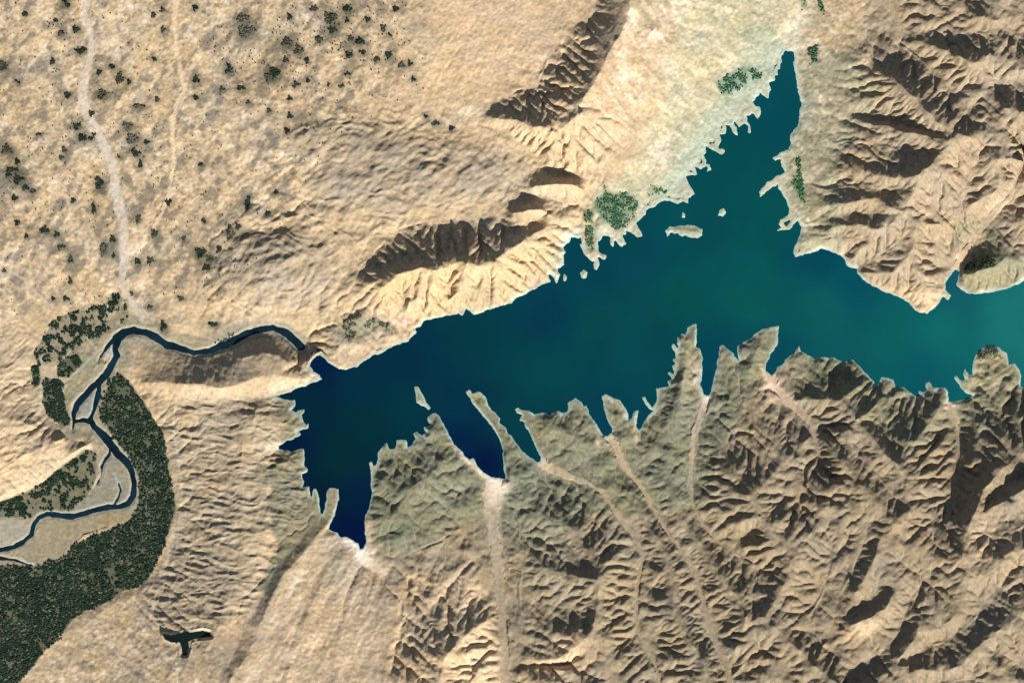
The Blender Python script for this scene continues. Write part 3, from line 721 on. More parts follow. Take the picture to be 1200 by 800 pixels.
for a in [(95,430,16,34,col(.19,.19,.12),.8,35),(80,455,8,22,col(.20,.20,.13),.8,20),(75,590,34,10,col(.20,.18,.12),.7,0)]:
    spot(*a)
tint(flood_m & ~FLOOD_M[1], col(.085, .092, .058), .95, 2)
tint(FLOOD_M[1], col(.22, .195, .13), .75, 2)
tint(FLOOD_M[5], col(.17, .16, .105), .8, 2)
for m, c in zip(BAR_M, [col(.40,.37,.31), col(.235,.245,.215), col(.225,.215,.165), col(.265,.225,.145), col(.31,.28,.21)]):
    tint(m, c, .9, 2)
spot(128, 610, 24, 5, col(.26,.20,.085), .7, -10)
# sand left by the runnels of the hills, fine mottling of the plain and of the hills
runs = smooth(np.log(AREA + 1), 2.6, 5.5) * smooth(Kh, .3, .7) * ~fixed
COL += (0.30 * runs)[..., None] * (CREAM * 0.9 - COL)
fine = 0.10 * noise(3.0, 91) + 0.09 * noise(5.5, 92) + 0.07 * noise(1.6, 93)
vill = blur(poly_mask([(-45,-45),(500,-45),(480,90),(360,200),(290,330),(150,380),(60,360),(-45,400)]).astype(np.float32), 20)
diag = noise(6, 96, 3.5, 1, -58) * .55 + noise(11, 94, 2.5, 1, -50) * .5
mott = smooth(fbm(8, 95, 3) * .8 + diag, -.10, .85) * vill
COL *= (1 + fine * (0.8 + 1.1 * vill))[..., None]
COL += (0.85 * mott)[..., None] * (GREY * 0.58 - COL)
mott2 = smooth(fbm(9, 195, 3) * .8 - .8 * diag, .35, 1.0) * vill
COL += (0.55 * mott2)[..., None] * (PALE * 0.95 - COL)
COL += (0.55 * dome * (1 - smooth(near_r, .72, 1.1)))[..., None] * (col(.30, .245, .175) - COL)
COL += (0.7 * dome * (1 - smooth(near_r, .75, 1.15)) * smooth(.7 * steps + .7 * noise(7, 127), -.3, 1.0))[..., None] * (GREY * .85 - COL)
st = blur(fan.astype(np.float32), 12) * (.55 * noise(4, 141, 3, 1, 50) + .5 * noise(8, 142, 2.2, 1, 38) + .35 * noise(3, 143)) * (.4 + .6 * smooth(noise(30, 144), -.6, .4))
COL += np.clip(st, 0, 1)[..., None] * (PALE - COL)
low_fan = blur(poly_mask([(428,640),(470,680),(450,740),(430,845),(240,845),(300,740),(350,660),(385,625)]).astype(np.float32), 6)
sf = low_fan * (.7 * noise(3.2, 151, 9, 1, 120) + .5 * noise(6, 152, 7, 1, 112) + .3 * noise(2.5, 153))
COL += np.clip(.8 * sf, 0, 1)[..., None] * (PALE - COL)
COL += np.clip(-.8 * sf, 0, 1)[..., None] * (GREY - COL)
COL += np.clip(-.8 * st, 0, 1)[..., None] * (col(.22, .235, .15) - COL)
# scrub round the separate groves out on the plain: x, y, half width, half height
GROVES = """77 5 7 6;66 24 3 3;89 35 5 5;72 40 5 4;95 60 8 5;30 17 4 4;62 72 3 5;4 78 6 8;21 97 3 3;80 112 5 4;116 85 4 4;132 79 4 3;141 93 6 9;152 97 3 3;120 111 7 7;181 70 3 3;185 117 3 3;191 12 4 4;180 19 4 4;
229 10 4 4;192 36 3 4;90 148 6 6;97 162 6 5;107 163 4 3;110 158 3 2;46 158 4 3;8 176 9 6;20 190 4 4;15 199 10 3;72 185 4 3;75 176 4 4;150 148 7 6;155 163 8 7;160 180 7 4;172 167 5 3;140 184 3 3;165 193 3 6;
230 94 5 5;230 115 4 4;291 121 3 3;282 103 6 4;285 22 9 6;288 38 13 9;261 105 4 3;269 82 6 6;235 193 3 3;107 133 4 5;162 125 9 3;340 21 4 4;369 11 5 4;387 22 9 9;407 11 7 6;407 25 3 3;390 37 6 6;374 47 5 5;
337 50 8 7;350 59 7 6;322 86 8 8;315 92 6 7;335 71 4 4;411 46 4 4;422 49 6 5;425 62 4 3;410 65 5 4;450 34 5 5;457 42 3 3;431 24 4 4;464 11 4 4;456 65 5 5;442 70 4 4;481 75 4 4;471 77 5 4;485 94 4 3;407 87 4 3;
400 101 4 3;386 100 3 3;360 71 4 4;340 116 4 4;340 136 4 4;337 154 4 4;316 130 4 4;347 100 4 4;361 95 3 3;499 137 3 3;511 145 6 4;529 151 4 3;10 204 4 5;22 210 7 7;30 220 5 5;39 224 4 3;17 232 5 4;86 235 4 4;
110 245 3 8;116 215 6 11;20 261 4 4;52 269 7 5;66 275 4 4;31 277 3 3;72 289 5 3;82 329 3 5;83 305 4 5;121 292 5 11;132 281 4 5;134 299 4 4;162 257 4 6;197 237 4 4;181 274 5 7;161 307 5 4;176 305 5 5;215 279 3 4;
239 259 3 4;235 296 8 7;245 303 6 5;241 314 6 4;256 292 4 6;270 275 7 6;279 266 5 4;269 266 3 3;290 240 4 9;290 231 4 4;155 344 4 3;191 382 4 7;175 360 5 3;250 380 6 3;212 350 4 3;5 317 3 3;62 350 3 3;77 350 5 4;
314 251 4 4;324 226 3 3"""
gl = [tuple(float(v) for v in s.split()) for s in GROVES.replace('\n', '').split(';')]


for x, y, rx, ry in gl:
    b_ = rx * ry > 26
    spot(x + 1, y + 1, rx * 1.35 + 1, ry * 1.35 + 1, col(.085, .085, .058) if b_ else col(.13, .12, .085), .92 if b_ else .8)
for k, (sd, z) in enumerate(BED_D):
    c = [col(.50,.43,.345), col(.62,.48,.31), col(.48,.38,.265), col(.46,.36,.235), col(.45,.35,.23), col(.50,.38,.27), col(.5,.36,.25), col(.42,.32,.21), col(.56,.40,.27), PALE][k]
    w = smooth(-sd, -2.6, 1.8) * (0.85 if k < 2 else 1) * (SDF > 0)
    if k > 1:
        w *= np.clip(1.0 - z / 7.0, .30, .95)
    w *= 1 - .45 * smooth(noise(3.5, 520 + k, 1, 3, 8) + .4 * noise(9, 540 + k), .1, .8)
    COL += w[..., None] * (c * (1 + .08 * noise(2.5, 500 + k, 1, 2.2, 0) )[..., None] - COL)
WHITE = col(.80, .70, .56)
for a in [(581,568,9,8,WHITE,.95,0),(568,554,13,4,WHITE,.9,40),(424,649,6,8,WHITE,1,0),(409,635,13,3.5,WHITE,.9,28),(828,467,4,6,WHITE,.7,10),(432,656,12,4,WHITE,.6,35),(904,452,6,5,col(.74,.58,.45),.8,30)]:
    spot(*a)
spot(578, 580, 8, 12, PALE, .8); spot(118, 20, 3, 18, col(.55,.5,.42), .6)
# green ground under the thickets by the lake
THICK = [
 ('dark green shrub thicket filling the delta on the north shore', [(700,232),(712,226),(720,230),(726,225),(735,226),(746,234),(750,243),(742,256),(734,266),(722,270),(712,262),(704,250),(698,244)], .75, (.022,.070,.035)),
 ('narrow dark shrub streak above the north shore delta', [(703,208),(706,209),(713,224),(712,228),(708,226)], .9, (.05,.075,.035)),
 ('round dark shrub patch at the root of the narrow peninsula', [(684,248),(690,245),(695,252),(694,260),(687,261),(683,256)], .9, (.022,.055,.028)),
 ('green shrubs along the narrow peninsula', [(686,264),(696,264),(696,280),(697,296),(692,302),(687,292),(686,278)], .6, (.045,.085,.04)),
 ('green thicket beside the scalloped upper lake shore', [(838,98),(850,88),(856,84),(870,78),(884,80),(894,84),(892,94),(880,96),(870,104),(858,112),(848,112),(842,108)], .55, (.02,.075,.042)),
 ('dark shrub clump at the head of the lake', [(952,56),(960,48),(962,50),(958,60),(957,74),(952,76),(947,70),(947,58)], .85, (.018,.06,.03)),
 ('thin line of shrubs running down from the lake head', [(945,60),(949,60),(949,96),(945,96)], .5, (.06,.085,.045)),
 ('green shrub strip along the right shore of the upper lake', [(931,184),(938,184),(940,205),(943,222),(943,238),(948,245),(943,246),(936,230),(928,216),(928,210),(934,204),(932,192)], .75, (.02,.075,.03)),
 ('dark marsh shrubs on the top edge above the lake head', [(937,-10),(944,-10),(945,12),(939,14)], .7, (.02,.06,.03)),
 ('dark marsh shrubs beside the top edge right of the lake head', [(956,-10),(962,0),(968,14),(972,22),(966,20),(958,8)], .75, (.02,.06,.03)),
 ('thin green shrubs on the north shore point', [(757,220),(764,216),(772,220),(784,219),(784,227),(772,230),(758,230)], .55, (.05,.10,.05)),
 ('dark green shrubs on the flank above the blue notch', [(1125,316),(1135,306),(1148,300),(1162,298),(1168,304),(1163,311),(1150,316),(1136,320),(1126,321)], .55, (.035,.06,.028)),
 ('green shrubs topping the rounded headland at the right', [(1150,412),(1160,407),(1172,412),(1178,422),(1168,420),(1158,416),(1150,424),(1146,422)], .45, (.05,.085,.035)),
 ('grey-green shrubs over the stony slope by the dam', [(402,372),(420,366),(440,372),(470,386),(462,394),(440,388),(425,394),(405,400)], .30, (.045,.052,.035)),
 ('dark green brush on the bank of the narrow gorge', [(250,400),(268,390),(276,388),(276,394),(262,401),(250,405)], .7, (.022,.042,.022)),
]
for lab, p, dens, c in THICK:
    tint(poly_mask(p), col(*c) * 1.4 + col(.045, .05, .03), .85 * min(1, dens + .2), 4)
for a in [(880,40,26,20,col(.25,.29,.19),.5,-30),(868,92,22,10,col(.14,.22,.14),.6,-35),(800,150,22,14,col(.26,.28,.19),.5,-40),(845,130,20,10,col(.24,.28,.2),.5,-35),(745,215,24,10,col(.28,.29,.19),.5,-10)]:
    spot(*a)
bl = blur(poly_mask([(15,845),(70,760),(130,712),(175,700),(195,738),(260,760),(250,845)]).astype(np.float32), 8)
COL += (.75 * bl * smooth(fbm(7, 297, 3) + .3 * noise(3, 298), .1, .9))[..., None] * (GREY * .8 - COL)
COL += (.6 * bl * smooth(fbm(7, 299, 3), .2, .9))[..., None] * (PALE - COL)
# farm tracks among the orchards
td, _ = seg_dist([[(47,420),(58,436),(76,447),(98,427),(122,404)],[(58,436),(70,425),(82,411)],[(98,372),(103,398),(113,410)],[(58,436),(48,452),(47,480)],[(148,345),(165,360),(176,372)],[(66,470),(78,452)],
                  [(0,312),(25,325),(45,345),(60,360)],[(206,470),(203,500),(209,540),(213,580),(208,620),(196,655)]], 6)
COL += (.8 * np.exp(-(td / 1.3) ** 2))[..., None] * (col(.42, .36, .27) - COL)
# hue drift
hue = fbm(28, 97, 3)
COL *= np.stack([1 + .03 * hue, 1 + .0 * hue, 1 - .06 * hue], -1)
nsh = np.exp(-np.maximum(SDF, 0) / 13) * np.maximum(fan_shore, .8 * blur(fan.astype(np.float32), 8)) * (.75 + .5 * noise(6, 913))
COL += np.clip(.85 * nsh, 0, 1)[..., None] * (col(.40, .43, .33) - COL)
for m in ISL_M:
    tint(m, col(.25, .265, .18), .85, 3, False)
tint(poly_mask([(925,50),(905,95),(885,120),(862,145),(845,165),(828,190),(812,215),(800,240),(765,240),(785,205),(820,155),(850,120),(880,85),(905,45)]), col(.36, .40, .30), .7, 5)
# bleached drawdown rim of the lake
rw_ = 1.3 + 2.6 * smooth(noise(26, 199), -.4, .8)
rim = np.exp(-(np.maximum(SDF - 1.0, 0) / rw_) ** 2) * (SDF > -3) * (0.25 + 0.75 * smooth(noise(9, 99) + .4 * noise(4, 98), -.5, .5))
rc = col(.50, .53, .43)
COL += (0.62 * rim)[..., None] * (rc - COL)
wet = np.exp(-((SDF) / 1.3) ** 2)
COL += (0.75 * wet)[..., None] * (col(.25, .42, .37) - COL)
rrim = np.exp(-(np.maximum(RSDF, 0) / 1.6) ** 2) * (SDF > 10)
COL += (0.6 * rrim)[..., None] * (col(.40, .40, .34) - COL)
prim = np.exp(-((PSDF - 2.5) / 1.6) ** 2) * (GY < 744)
COL += (0.6 * prim)[..., None] * (PALE - COL)
COL = np.clip(COL, 0.02, 0.85).astype(np.float32)

# ------------------------------------------------------------------ materials
def material(name, rough=0.95, spec=0.08, attr=True, base=(.5, .4, .3), n_scale=0.02, n_amt=0.12, bump=0.0):
    m = bpy.data.materials.new(name); m.use_nodes = True
    t = m.node_tree; b = t.nodes['Principled BSDF']
    b.inputs['Roughness'].default_value = rough
    b.inputs['Specular IOR Level'].default_value = spec
    if attr:
        a = t.nodes.new('ShaderNodeAttribute'); a.attribute_name = 'soil'; src = a.outputs['Color']
    else:
        a = t.nodes.new('ShaderNodeRGB'); a.outputs[0].default_value = (*base, 1); src = a.outputs[0]
    tc = t.nodes.new('ShaderNodeNewGeometry')
    nz = t.nodes.new('ShaderNodeTexNoise'); nz.inputs['Scale'].default_value = n_scale; nz.inputs['Detail'].default_value = 5
    t.links.new(tc.outputs['Position'], nz.inputs['Vector'])
    mr = t.nodes.new('ShaderNodeMapRange'); mr.inputs['From Min'].default_value = .3; mr.inputs['From Max'].default_value = .7
    mr.inputs['To Min'].default_value = 1 - n_amt; mr.inputs['To Max'].default_value = 1 + n_amt
    t.links.new(nz.outputs['Fac'], mr.inputs['Value'])
    mx = t.nodes.new('ShaderNodeVectorMath'); mx.operation = 'SCALE'
    t.links.new(src, mx.inputs[0]); t.links.new(mr.outputs['Result'], mx.inputs['Scale'])
    t.links.new(mx.outputs['Vector'], b.inputs['Base Color'])
    if bump:
        bp = t.nodes.new('ShaderNodeBump'); bp.inputs['Strength'].default_value = bump; bp.inputs['Distance'].default_value = 9
        t.links.new(nz.outputs['Fac'], bp.inputs['Height']); t.links.new(bp.outputs['Normal'], b.inputs['Normal'])
    return m


MAT_SOIL = material('desert_soil', n_scale=0.022, n_amt=0.17, bump=0.55)
MAT_WATER = material('lake_water', rough=0.3, spec=0.1, n_scale=0.0012, n_amt=0.05)
MAT_RIVER = material('river_water', rough=0.25, spec=0.25, attr=False, base=(.004, .016, .024), n_scale=0.005, n_amt=0.55)
MAT_POND = material('pond_water', rough=0.2, spec=0.2, attr=False, base=(.006, .012, .012), n_scale=0.006, n_amt=0.2)
MAT_LEAF = material('tree_foliage', rough=0.85, spec=0.1, n_scale=0.02, n_amt=0.25)
MAT_ROCKFILL = material('rockfill', attr=False, base=(.36, .30, .22), n_scale=0.03, n_amt=0.2)
MAT_ROAD = material('gravel_road', attr=False, base=(.55, .47, .37), n_scale=0.03, n_amt=0.1)


def set_tags(o, label=None, cat=None, group=None, kind=None):
    if kind: o['kind'] = kind
    if label: o['label'] = label
    if cat: o['category'] = cat
    if group: o['group'] = group
    return o


def mesh_from(name, verts, faces, mat, cols=None, normals=None, smooth_sh=True, parent=None):
    me = bpy.data.meshes.new(name)
    nf, k = faces.shape
    me.vertices.add(len(verts)); me.vertices.foreach_set('co', np.ascontiguousarray(verts, np.float32).ravel())
    me.loops.add(nf * k); me.loops.foreach_set('vertex_index', np.ascontiguousarray(faces, np.int32).ravel())
    me.polygons.add(nf)
    me.polygons.foreach_set('loop_start', np.arange(0, nf * k, k, dtype=np.int32))
    me.update(calc_edges=True)
    me.polygons.foreach_set('use_smooth', np.full(nf, smooth_sh))
    if cols is not None:
        ca = me.attributes.new('soil', 'FLOAT_COLOR', 'POINT')
        ca.data.foreach_set('color', np.concatenate([cols, np.ones((len(cols), 1), np.float32)], 1).astype(np.float32).ravel())
    if normals is not None:
        na = me.attributes.new('custom_normal', 'FLOAT_VECTOR', 'POINT')
        na.data.foreach_set('vector', np.ascontiguousarray(normals, np.float32).ravel())
    me.materials.append(mat)
    me.validate()
    o = bpy.data.objects.new(name, me)
    C.objects.link(o)
    if parent: o.parent = parent
    return o


# ------------------------------------------------------------------ the ground, one sheet cut along the edges of its kinds
VX = np.stack([(GX - 600) * S, (400 - GY) * S, H * ZS], -1).reshape(-1, 3)
dzy, dzx = np.gradient(H * (ZS / S))
NRM = np.stack([-dzx, dzy, np.ones_like(H)], -1)
NRM /= np.linalg.norm(NRM, axis=-1, keepdims=True)
NRM = NRM.reshape(-1, 3)
CL = COL.reshape(-1, 3)
cls = np.zeros((NY, NX), np.int16)
KINDS = [('desert_plain', 'pale mottled desert plain with scattered dark groves')]


def kind_area(mask, name, label):
    KINDS.append((name, label)); cls[mask] = len(KINDS) - 1


mid = ~WATER
kind_area(mid & poly_mask([(560,-45),(1000,-45),(925,60),(800,240),(660,340),(500,385),(440,425),(370,420),(372,400),(420,330),(455,272),(590,245),(600,170),(555,135),(620,95),(690,20),(690,-45)]), 'hills_north', 'tan scarp ridges with dark north faces above the lake')
kind_area(mid & poly_mask([(926,-45),(1245,-45),(1245,330),(1120,400),(900,320),(890,200),(932,150),(926,60)]), 'mountains_northeast', 'sharply ribbed brown mountains right of the upper lake')
kind_area(mid & poly_mask([(420,845),(420,648),(433,560),(560,440),(800,370),(920,370),(1010,410),(1245,400),(1245,845)]), 'hills_south', 'grey-green to brown ribbed hills below the lake')
kind_area(mid & poly_mask([(150,432),(375,408),(382,445),(320,468),(165,472)]), 'ridge_west', 'dark faced ridge between the river and the western bay')
kind_area(mid & poly_mask([(165,470),(320,464),(420,560),(422,648),(420,845),(-45,845),(150,700),(206,600),(190,500)]), 'badlands_southwest', 'finely rilled tan badlands between woodland and lake')
kind_area(mid & poly_mask([(-45,425),(36,425),(110,520),(60,560),(-45,602)]), 'badlands_west', 'finely rilled tan badlands at the left edge')
kind_area(flood_m & mid, 'floodplain', 'dark green cultivated river floodplain')
for k, (lab, ln) in enumerate(BEDS + WASH):
    kind_area((BED_D[k][0] < 0) & mid, 'dry_riverbed' if k < 2 else 'dry_wash', lab)
for (lab, p), m in zip(BARS, BAR_M):
    kind_area(m & (RSDF > -1), 'gravel_bar', lab)
kind_area(RSDF < 0, 'river_bottom', 'bottom of the river channel')
kind_area(WATER, 'lake_bed', 'bottom of the lake')
for (lab, p), m in zip(ISLANDS, ISL_M):
    kind_area((blur(m.astype(np.float32), 2) > 0.01) & (SDF > -1.5), 'island', lab)

ii = np.arange(NX * NY).reshape(NY, NX)
quads = np.stack([ii[1:, :-1], ii[1:, 1:], ii[:-1, 1:], ii[:-1, :-1]], -1).reshape(-1, 4)
fcls = cls[:-1, :-1].ravel()
for k, (name, lab) in enumerate(KINDS):
    f = quads[fcls == k]
    if not len(f):
        continue
    u, inv = np.unique(f, return_inverse=True)
    o = mesh_from(name, VX[u], inv.reshape(-1, 4), MAT_SOIL, CL[u], NRM[u])
    set_tags(o, lab, None, None, 'structure')

# far country around the picture: rings that start on the very edge of the sheet and widen outwards
pj = np.concatenate([np.zeros(NX - 1, int), np.arange(NY - 1), np.full(NX - 1, NY - 1), np.arange(NY - 1, 0, -1)])
pi = np.concatenate([np.arange(NX - 1), np.full(NY - 1, NX - 1), np.arange(NX - 1, 0, -1), np.zeros(NY - 1, int)])
ex, ey, eh, ec = GX[pj, pi], GY[pj, pi], H[pj, pi], COL[pj, pi]
NP = len(ex)
dx_, dy_ = ex - 600, ey - 400


def around(a, w):
    """moving average along the closed edge"""
    if w < 1:
        return a
    k = np.cumsum(np.concatenate([a[-w:], a, a[:w]]).astype(np.float64), axis=0)
    k = np.concatenate([np.zeros_like(k[:1]), k])
    return ((k[2 * w + 1:] - k[:-(2 * w + 1)]) / (2 * w + 1)).astype(np.float32)


def pt_noise(x, y, scale, seed):
    r = np.random.default_rng(seed).uniform(-1, 1, (256, 256)).astype(np.float32)
    u, v = x * .8 / scale + y * .6 / scale + 512, -x * .6 / scale + y * .8 / scale + 512
    a, b = np.floor(u).astype(int), np.floor(v).astype(int)
    f, g = u - a, v - b
    f = f * f * (3 - 2 * f); g = g * g * (3 - 2 * g)
    q = lambda m, n: r[(b + n) % 256, (a + m) % 256]
    return (q(0, 0) * (1 - f) + q(1, 0) * f) * (1 - g) + (q(0, 1) * (1 - f) + q(1, 1) * f) * g


RV, RC = [], []
RINGS = [0, 4, 9, 15, 23, 33, 46, 62, 82, 106, 136, 174, 220, 280, 355, 450, 570, 720, 920, 1200, 1600, 2200, 3000]
for d in RINGS:
    f = 1 + d / 420.0
    x, y = 600 + dx_ * f, 400 + dy_ * f
    t = float(smooth(np.float32(d), 0, 700))
    w = int(min(d * .45, 220))
    hh = around(eh, w) * (1 - t) + t * 10
    hh = hh + min(d / 60, 1) * (3.2 * pt_noise(x, y, 60, 1) + 1.6 * pt_noise(x, y, 28, 2)) + min(d / 200, 1) * 9 * np.abs(pt_noise(x, y, 190, 3))
    c = around(ec, min(w, 60)) * (1 - t) + t * TAN * .82
    c = c * (1 + min(d / 30, 1) * .14 * (pt_noise(x, y, 22, 4) + pt_noise(x, y, 70, 5)))[:, None]
    RV.append(np.stack([(x - 600) * S, (400 - y) * S, hh * ZS], -1)); RC.append(c)
a = np.arange(NP); b = np.roll(a, -1)
RF = np.concatenate([np.stack([a + k * NP, b + k * NP, b + (k + 1) * NP, a + (k + 1) * NP], -1) for k in range(len(RINGS) - 1)])
RF = RF[:, ::-1]
o = mesh_from('outer_desert', np.concatenate(RV), RF, MAT_SOIL, np.clip(np.concatenate(RC), .02, .8).astype(np.float32))
set_tags(o, 'desert country beyond the edges of the picture', None, None, 'structure')

# ------------------------------------------------------------------ lake, river and pond surfaces
WCP = [  # x, y, colour of the water there (clear and deep in the inlets, silty towards the upper lake)
 (925,70,.004,.070,.080),(900,130,.002,.062,.074),(860,200,.002,.066,.066),(800,260,.002,.066,.070),(900,260,.002,.075,.068),(760,300,.002,.058,.070),(690,310,.002,.050,.068),
 (640,370,.002,.040,.066),(700,380,.002,.062,.062),(800,350,.003,.078,.068),(880,350,.004,.090,.076),(960,360,.006,.098,.085),(1040,400,.005,.112,.100),(1110,390,.008,.135,.115),(1180,375,.018,.160,.135),
 (1240,370,.025,.17,.145),(960,300,.002,.060,.086),(1000,330,.002,.072,.095),(1080,440,.004,.088,.100),(1000,410,.006,.092,.092),(560,400,.001,.040,.048),(640,430,.002,.055,.055),(750,430,.002,.060,.066),
 (830,420,.002,.055,.075),(480,420,.001,.028,.048),(420,440,.001,.026,.044),(380,430,.001,.012,.045),(480,480,.001,.034,.042),(420,500,.001,.027,.034),(400,540,.001,.024,.026),(360,470,.001,.020,.034),(345,522,.001,.010,.034),
 (415,580,.001,.014,.040),(412,620,.001,.006,.036),(380,580,.001,.012,.022),(540,480,.001,.030,.052),(540,510,.001,.014,.048),(570,540,.001,.006,.042),(600,490,.002,.046,.052),(620,525,.002,.040,.055),
 (710,490,.002,.045,.068),(905,420,.003,.060,.080),(826,450,.002,.045,.065),(1115,335,.012,.095,.115)]
wp = np.array(WCP, np.float32)
wst = 3
WXg, WYg = np.meshgrid(np.arange(X0, 1500, wst, dtype=np.float32), np.arange(Y0, 700, wst, dtype=np.float32))
num = np.zeros(WXg.shape + (3,), np.float32); den = np.zeros(WXg.shape, np.float32)
for x, y, r_, g_, b_ in wp:
    w = 1.0 / (((WXg - x) ** 2 + (WYg - y) ** 2) + 260.0) ** 1.5
    den += w; num += w[..., None] * col(r_, g_, b_)
WC = num / den[..., None] * col(.35, .72, .80)
rw = np.random.default_rng(3)
nzw = blur(rw.normal(0, 1, WXg.shape), 4) * 4.5
nzs = blur(rw.normal(0, 1, (WXg.shape[0], WXg.shape[1])), 1) * 1.6
WC = WC * (1 + 0.07 * nzw + 0.025 * nzs)[..., None]
wi = np.clip(WXg - X0, 0, NX - 1).astype(int); wj = np.clip(WYg - Y0, 0, NY - 1).astype(int)
ws = SDF[wj, wi]
use = (ws < 7) & (RSDF[wj, wi] > 3)
iw = np.arange(WXg.size).reshape(WXg.shape)
wq = np.stack([iw[1:, :-1], iw[1:, 1:], iw[:-1, 1:], iw[:-1, :-1]], -1)
ok = use[1:, :-1] & use[1:, 1:] & use[:-1, 1:] & use[:-1, :-1]
ok &= ~((WYg[:-1, :-1] > 500) & (WXg[:-1, :-1] > 1240))
wq = wq[ok].reshape(-1, 4)
u, inv = np.unique(wq, return_inverse=True)
WV = np.stack([(WXg - 600) * S, (400 - WYg) * S, 0 * WXg], -1).reshape(-1, 3)
o = mesh_from('lake', WV[u], inv.reshape(-1, 4), MAT_WATER, WC.reshape(-1, 3)[u])
set_tags(o, 'teal to navy blue reservoir with fringed inlets', None, None, 'structure')


def level_sheet(name, mask, z, mat, label):
    f = quads[(mask[:-1, :-1] | mask[1:, 1:] | mask[1:, :-1] | mask[:-1, 1:]).ravel()]
    u, inv = np.unique(f, return_inverse=True)
    v = VX[u].copy(); v[:, 2] = z * ZS
    o = mesh_from(name, v, inv.reshape(-1, 4), mat)
    return set_tags(o, label, None, None, 'structure')


level_sheet('river', (RSDF < 0.6) & is_river_side, RIV_Z, MAT_RIVER, 'dark blue winding river below the dam')
level_sheet('pond', PSDF < 0.5, POND_Z, MAT_POND, 'small black branching pond in the tan badlands')

# ------------------------------------------------------------------ trees: a crown is a knobbly low ball of leaves
PHI = (1 + 5 ** .5) / 2
ICO = np.array([(-1,PHI,0),(1,PHI,0),(-1,-PHI,0),(1,-PHI,0),(0,-1,PHI),(0,1,PHI),(0,-1,-PHI),(0,1,-PHI),(PHI,0,-1),(PHI,0,1),(-PHI,0,-1),(-PHI,0,1)], np.float32)
ICO /= np.linalg.norm(ICO[0])
ICF = np.array([(0,11,5),(0,5,1),(0,1,7),(0,7,10),(0,10,11),(1,5,9),(5,11,4),(11,10,2),(10,7,6),(7,1,8),(3,9,4),(3,4,2),(3,2,6),(3,6,8),(3,8,9),(4,9,5),(2,4,11),(6,2,10),(8,6,7),(9,8,1)], np.int32)


def crowns(name, pts, mat, parent=None):
    """pts: rows of x, y, radius, height (layout units), r, g, b"""
    pts = np.asarray(pts, np.float32)
    n = len(pts)
    i = np.clip(pts[:, 0] - X0, 0, NX - 1).round().astype(int); j = np.clip(pts[:, 1] - Y0, 0, NY - 1).round().astype(int)
    z = H[j, i]
    a = rng.uniform(0, 6.28, n).astype(np.float32); ca, sa = np.cos(a)[:, None], np.sin(a)[:, None]
    jit = rng.uniform(.72, 1.22, (n, 12)).astype(np.float32)
    ox = (ICO[:, 0] * ca - ICO[:, 1] * sa) * jit * pts[:, 2:3]
    oy = (ICO[:, 0] * sa + ICO[:, 1] * ca) * jit * pts[:, 2:3]
    oz = (ICO[:, 2] * jit * 0.5 + 0.46) * pts[:, 3:4]
    v = np.stack([(pts[:, 0:1] + ox - 600) * S, (400 - pts[:, 1:2] - oy) * S, z[:, None] * ZS + oz * S], -1).reshape(-1, 3)
    f = (ICF[None] + (np.arange(n) * 12)[:, None, None]).reshape(-1, 3)
    c = np.repeat(pts[:, 4:7], 12, 0) * rng.uniform(.8, 1.2, (n * 12, 1)).astype(np.float32)
    return mesh_from(name, v, f, mat, c, None, False, parent)


def scatter(mask_fn, bbox, step, rad, cols, keep=None):
    out = []
    x0, y0, x1, y1 = bbox
    for y in np.arange(y0, y1, step):
        for x in np.arange(x0, x1, step):
            px, py = x + random.uniform(-.5, .5) * step * 1.3, y + random.uniform(-.5, .5) * step * 1.3
            i, j = int(round(px - X0)), int(round(py - Y0))
            if not (0 <= i < NX and 0 <= j < NY) or not mask_fn(i, j):
                continue
            if keep is not None and random.random() > keep[j, i]:
                continue
            r = rad * random.uniform(.6, 1.45)
            c = cols(i, j)
            out.append((px, py, r, r * random.uniform(1.0, 1.5), *c))
    return out


def cells(size, seed):
    """patchwork of fields: a random value for each cell and the distance from its hedge"""
    r = np.random.default_rng(seed)
    wx = GX + 1.5 * noise(7, seed + 1) ; wy = GY + 1.5 * noise(7, seed + 2)
    an = .6; ux = (wx * math.cos(an) + wy * math.sin(an)) / size + 40; uy = (-wx * math.sin(an) + wy * math.cos(an)) / (size * .7) + 140
    ix = np.floor(ux).astype(int); iy = np.floor(uy).astype(int)
    jx = r.uniform(0, 1, (512, 512)); jy = r.uniform(0, 1, (512, 512)); val = r.uniform(0, 1, (512, 512))
    f1 = np.full((NY, NX), 9.); f2 = f1.copy(); v = np.zeros((NY, NX))
    for dj in (-1, 0, 1):
        for di in (-1, 0, 1):
            a, b = (iy + dj) % 512, (ix + di) % 512
            d = np.hypot(ix + di + jx[a, b] - ux, iy + dj + jy[a, b] - uy)
            c = d < f1
            f2 = np.where(c, f1, np.minimum(f2, d)); v = np.where(c, val[a, b], v); f1 = np.where(c, d, f1)
    return v, f2 - f1


fv, fe = cells(9, 801)
clump = noise(7, 751) + .7 * noise(4, 752)
DENS = [None, .42, .75, .8, .9, .5]
gapn = fbm(6, 701, 3)
tree_keep = np.clip(np.where(fv > .92, .25, np.where(fv > .76, .62, .95)) + .30 * gapn, 0.03, 1) * np.where(fe < .09, .35, 1.0)
tone = fbm(5, 711, 3) * .8 + (fv - .45) * 1.1
LEAF_D, LEAF_M, LEAF_B = col(.010, .024, .015), col(.026, .044, .025), col(.085, .095, .055)


def wood_col(i, j):
    t = float(tone[j, i]) + random.uniform(-.35, .35)
    c = LEAF_D + (LEAF_M - LEAF_D) * min(max(.5 + t * .7, 0), 1)
    if random.random() < .07 + .10 * (t > .6):
        c = LEAF_B * random.uniform(.8, 1.6)
    return c


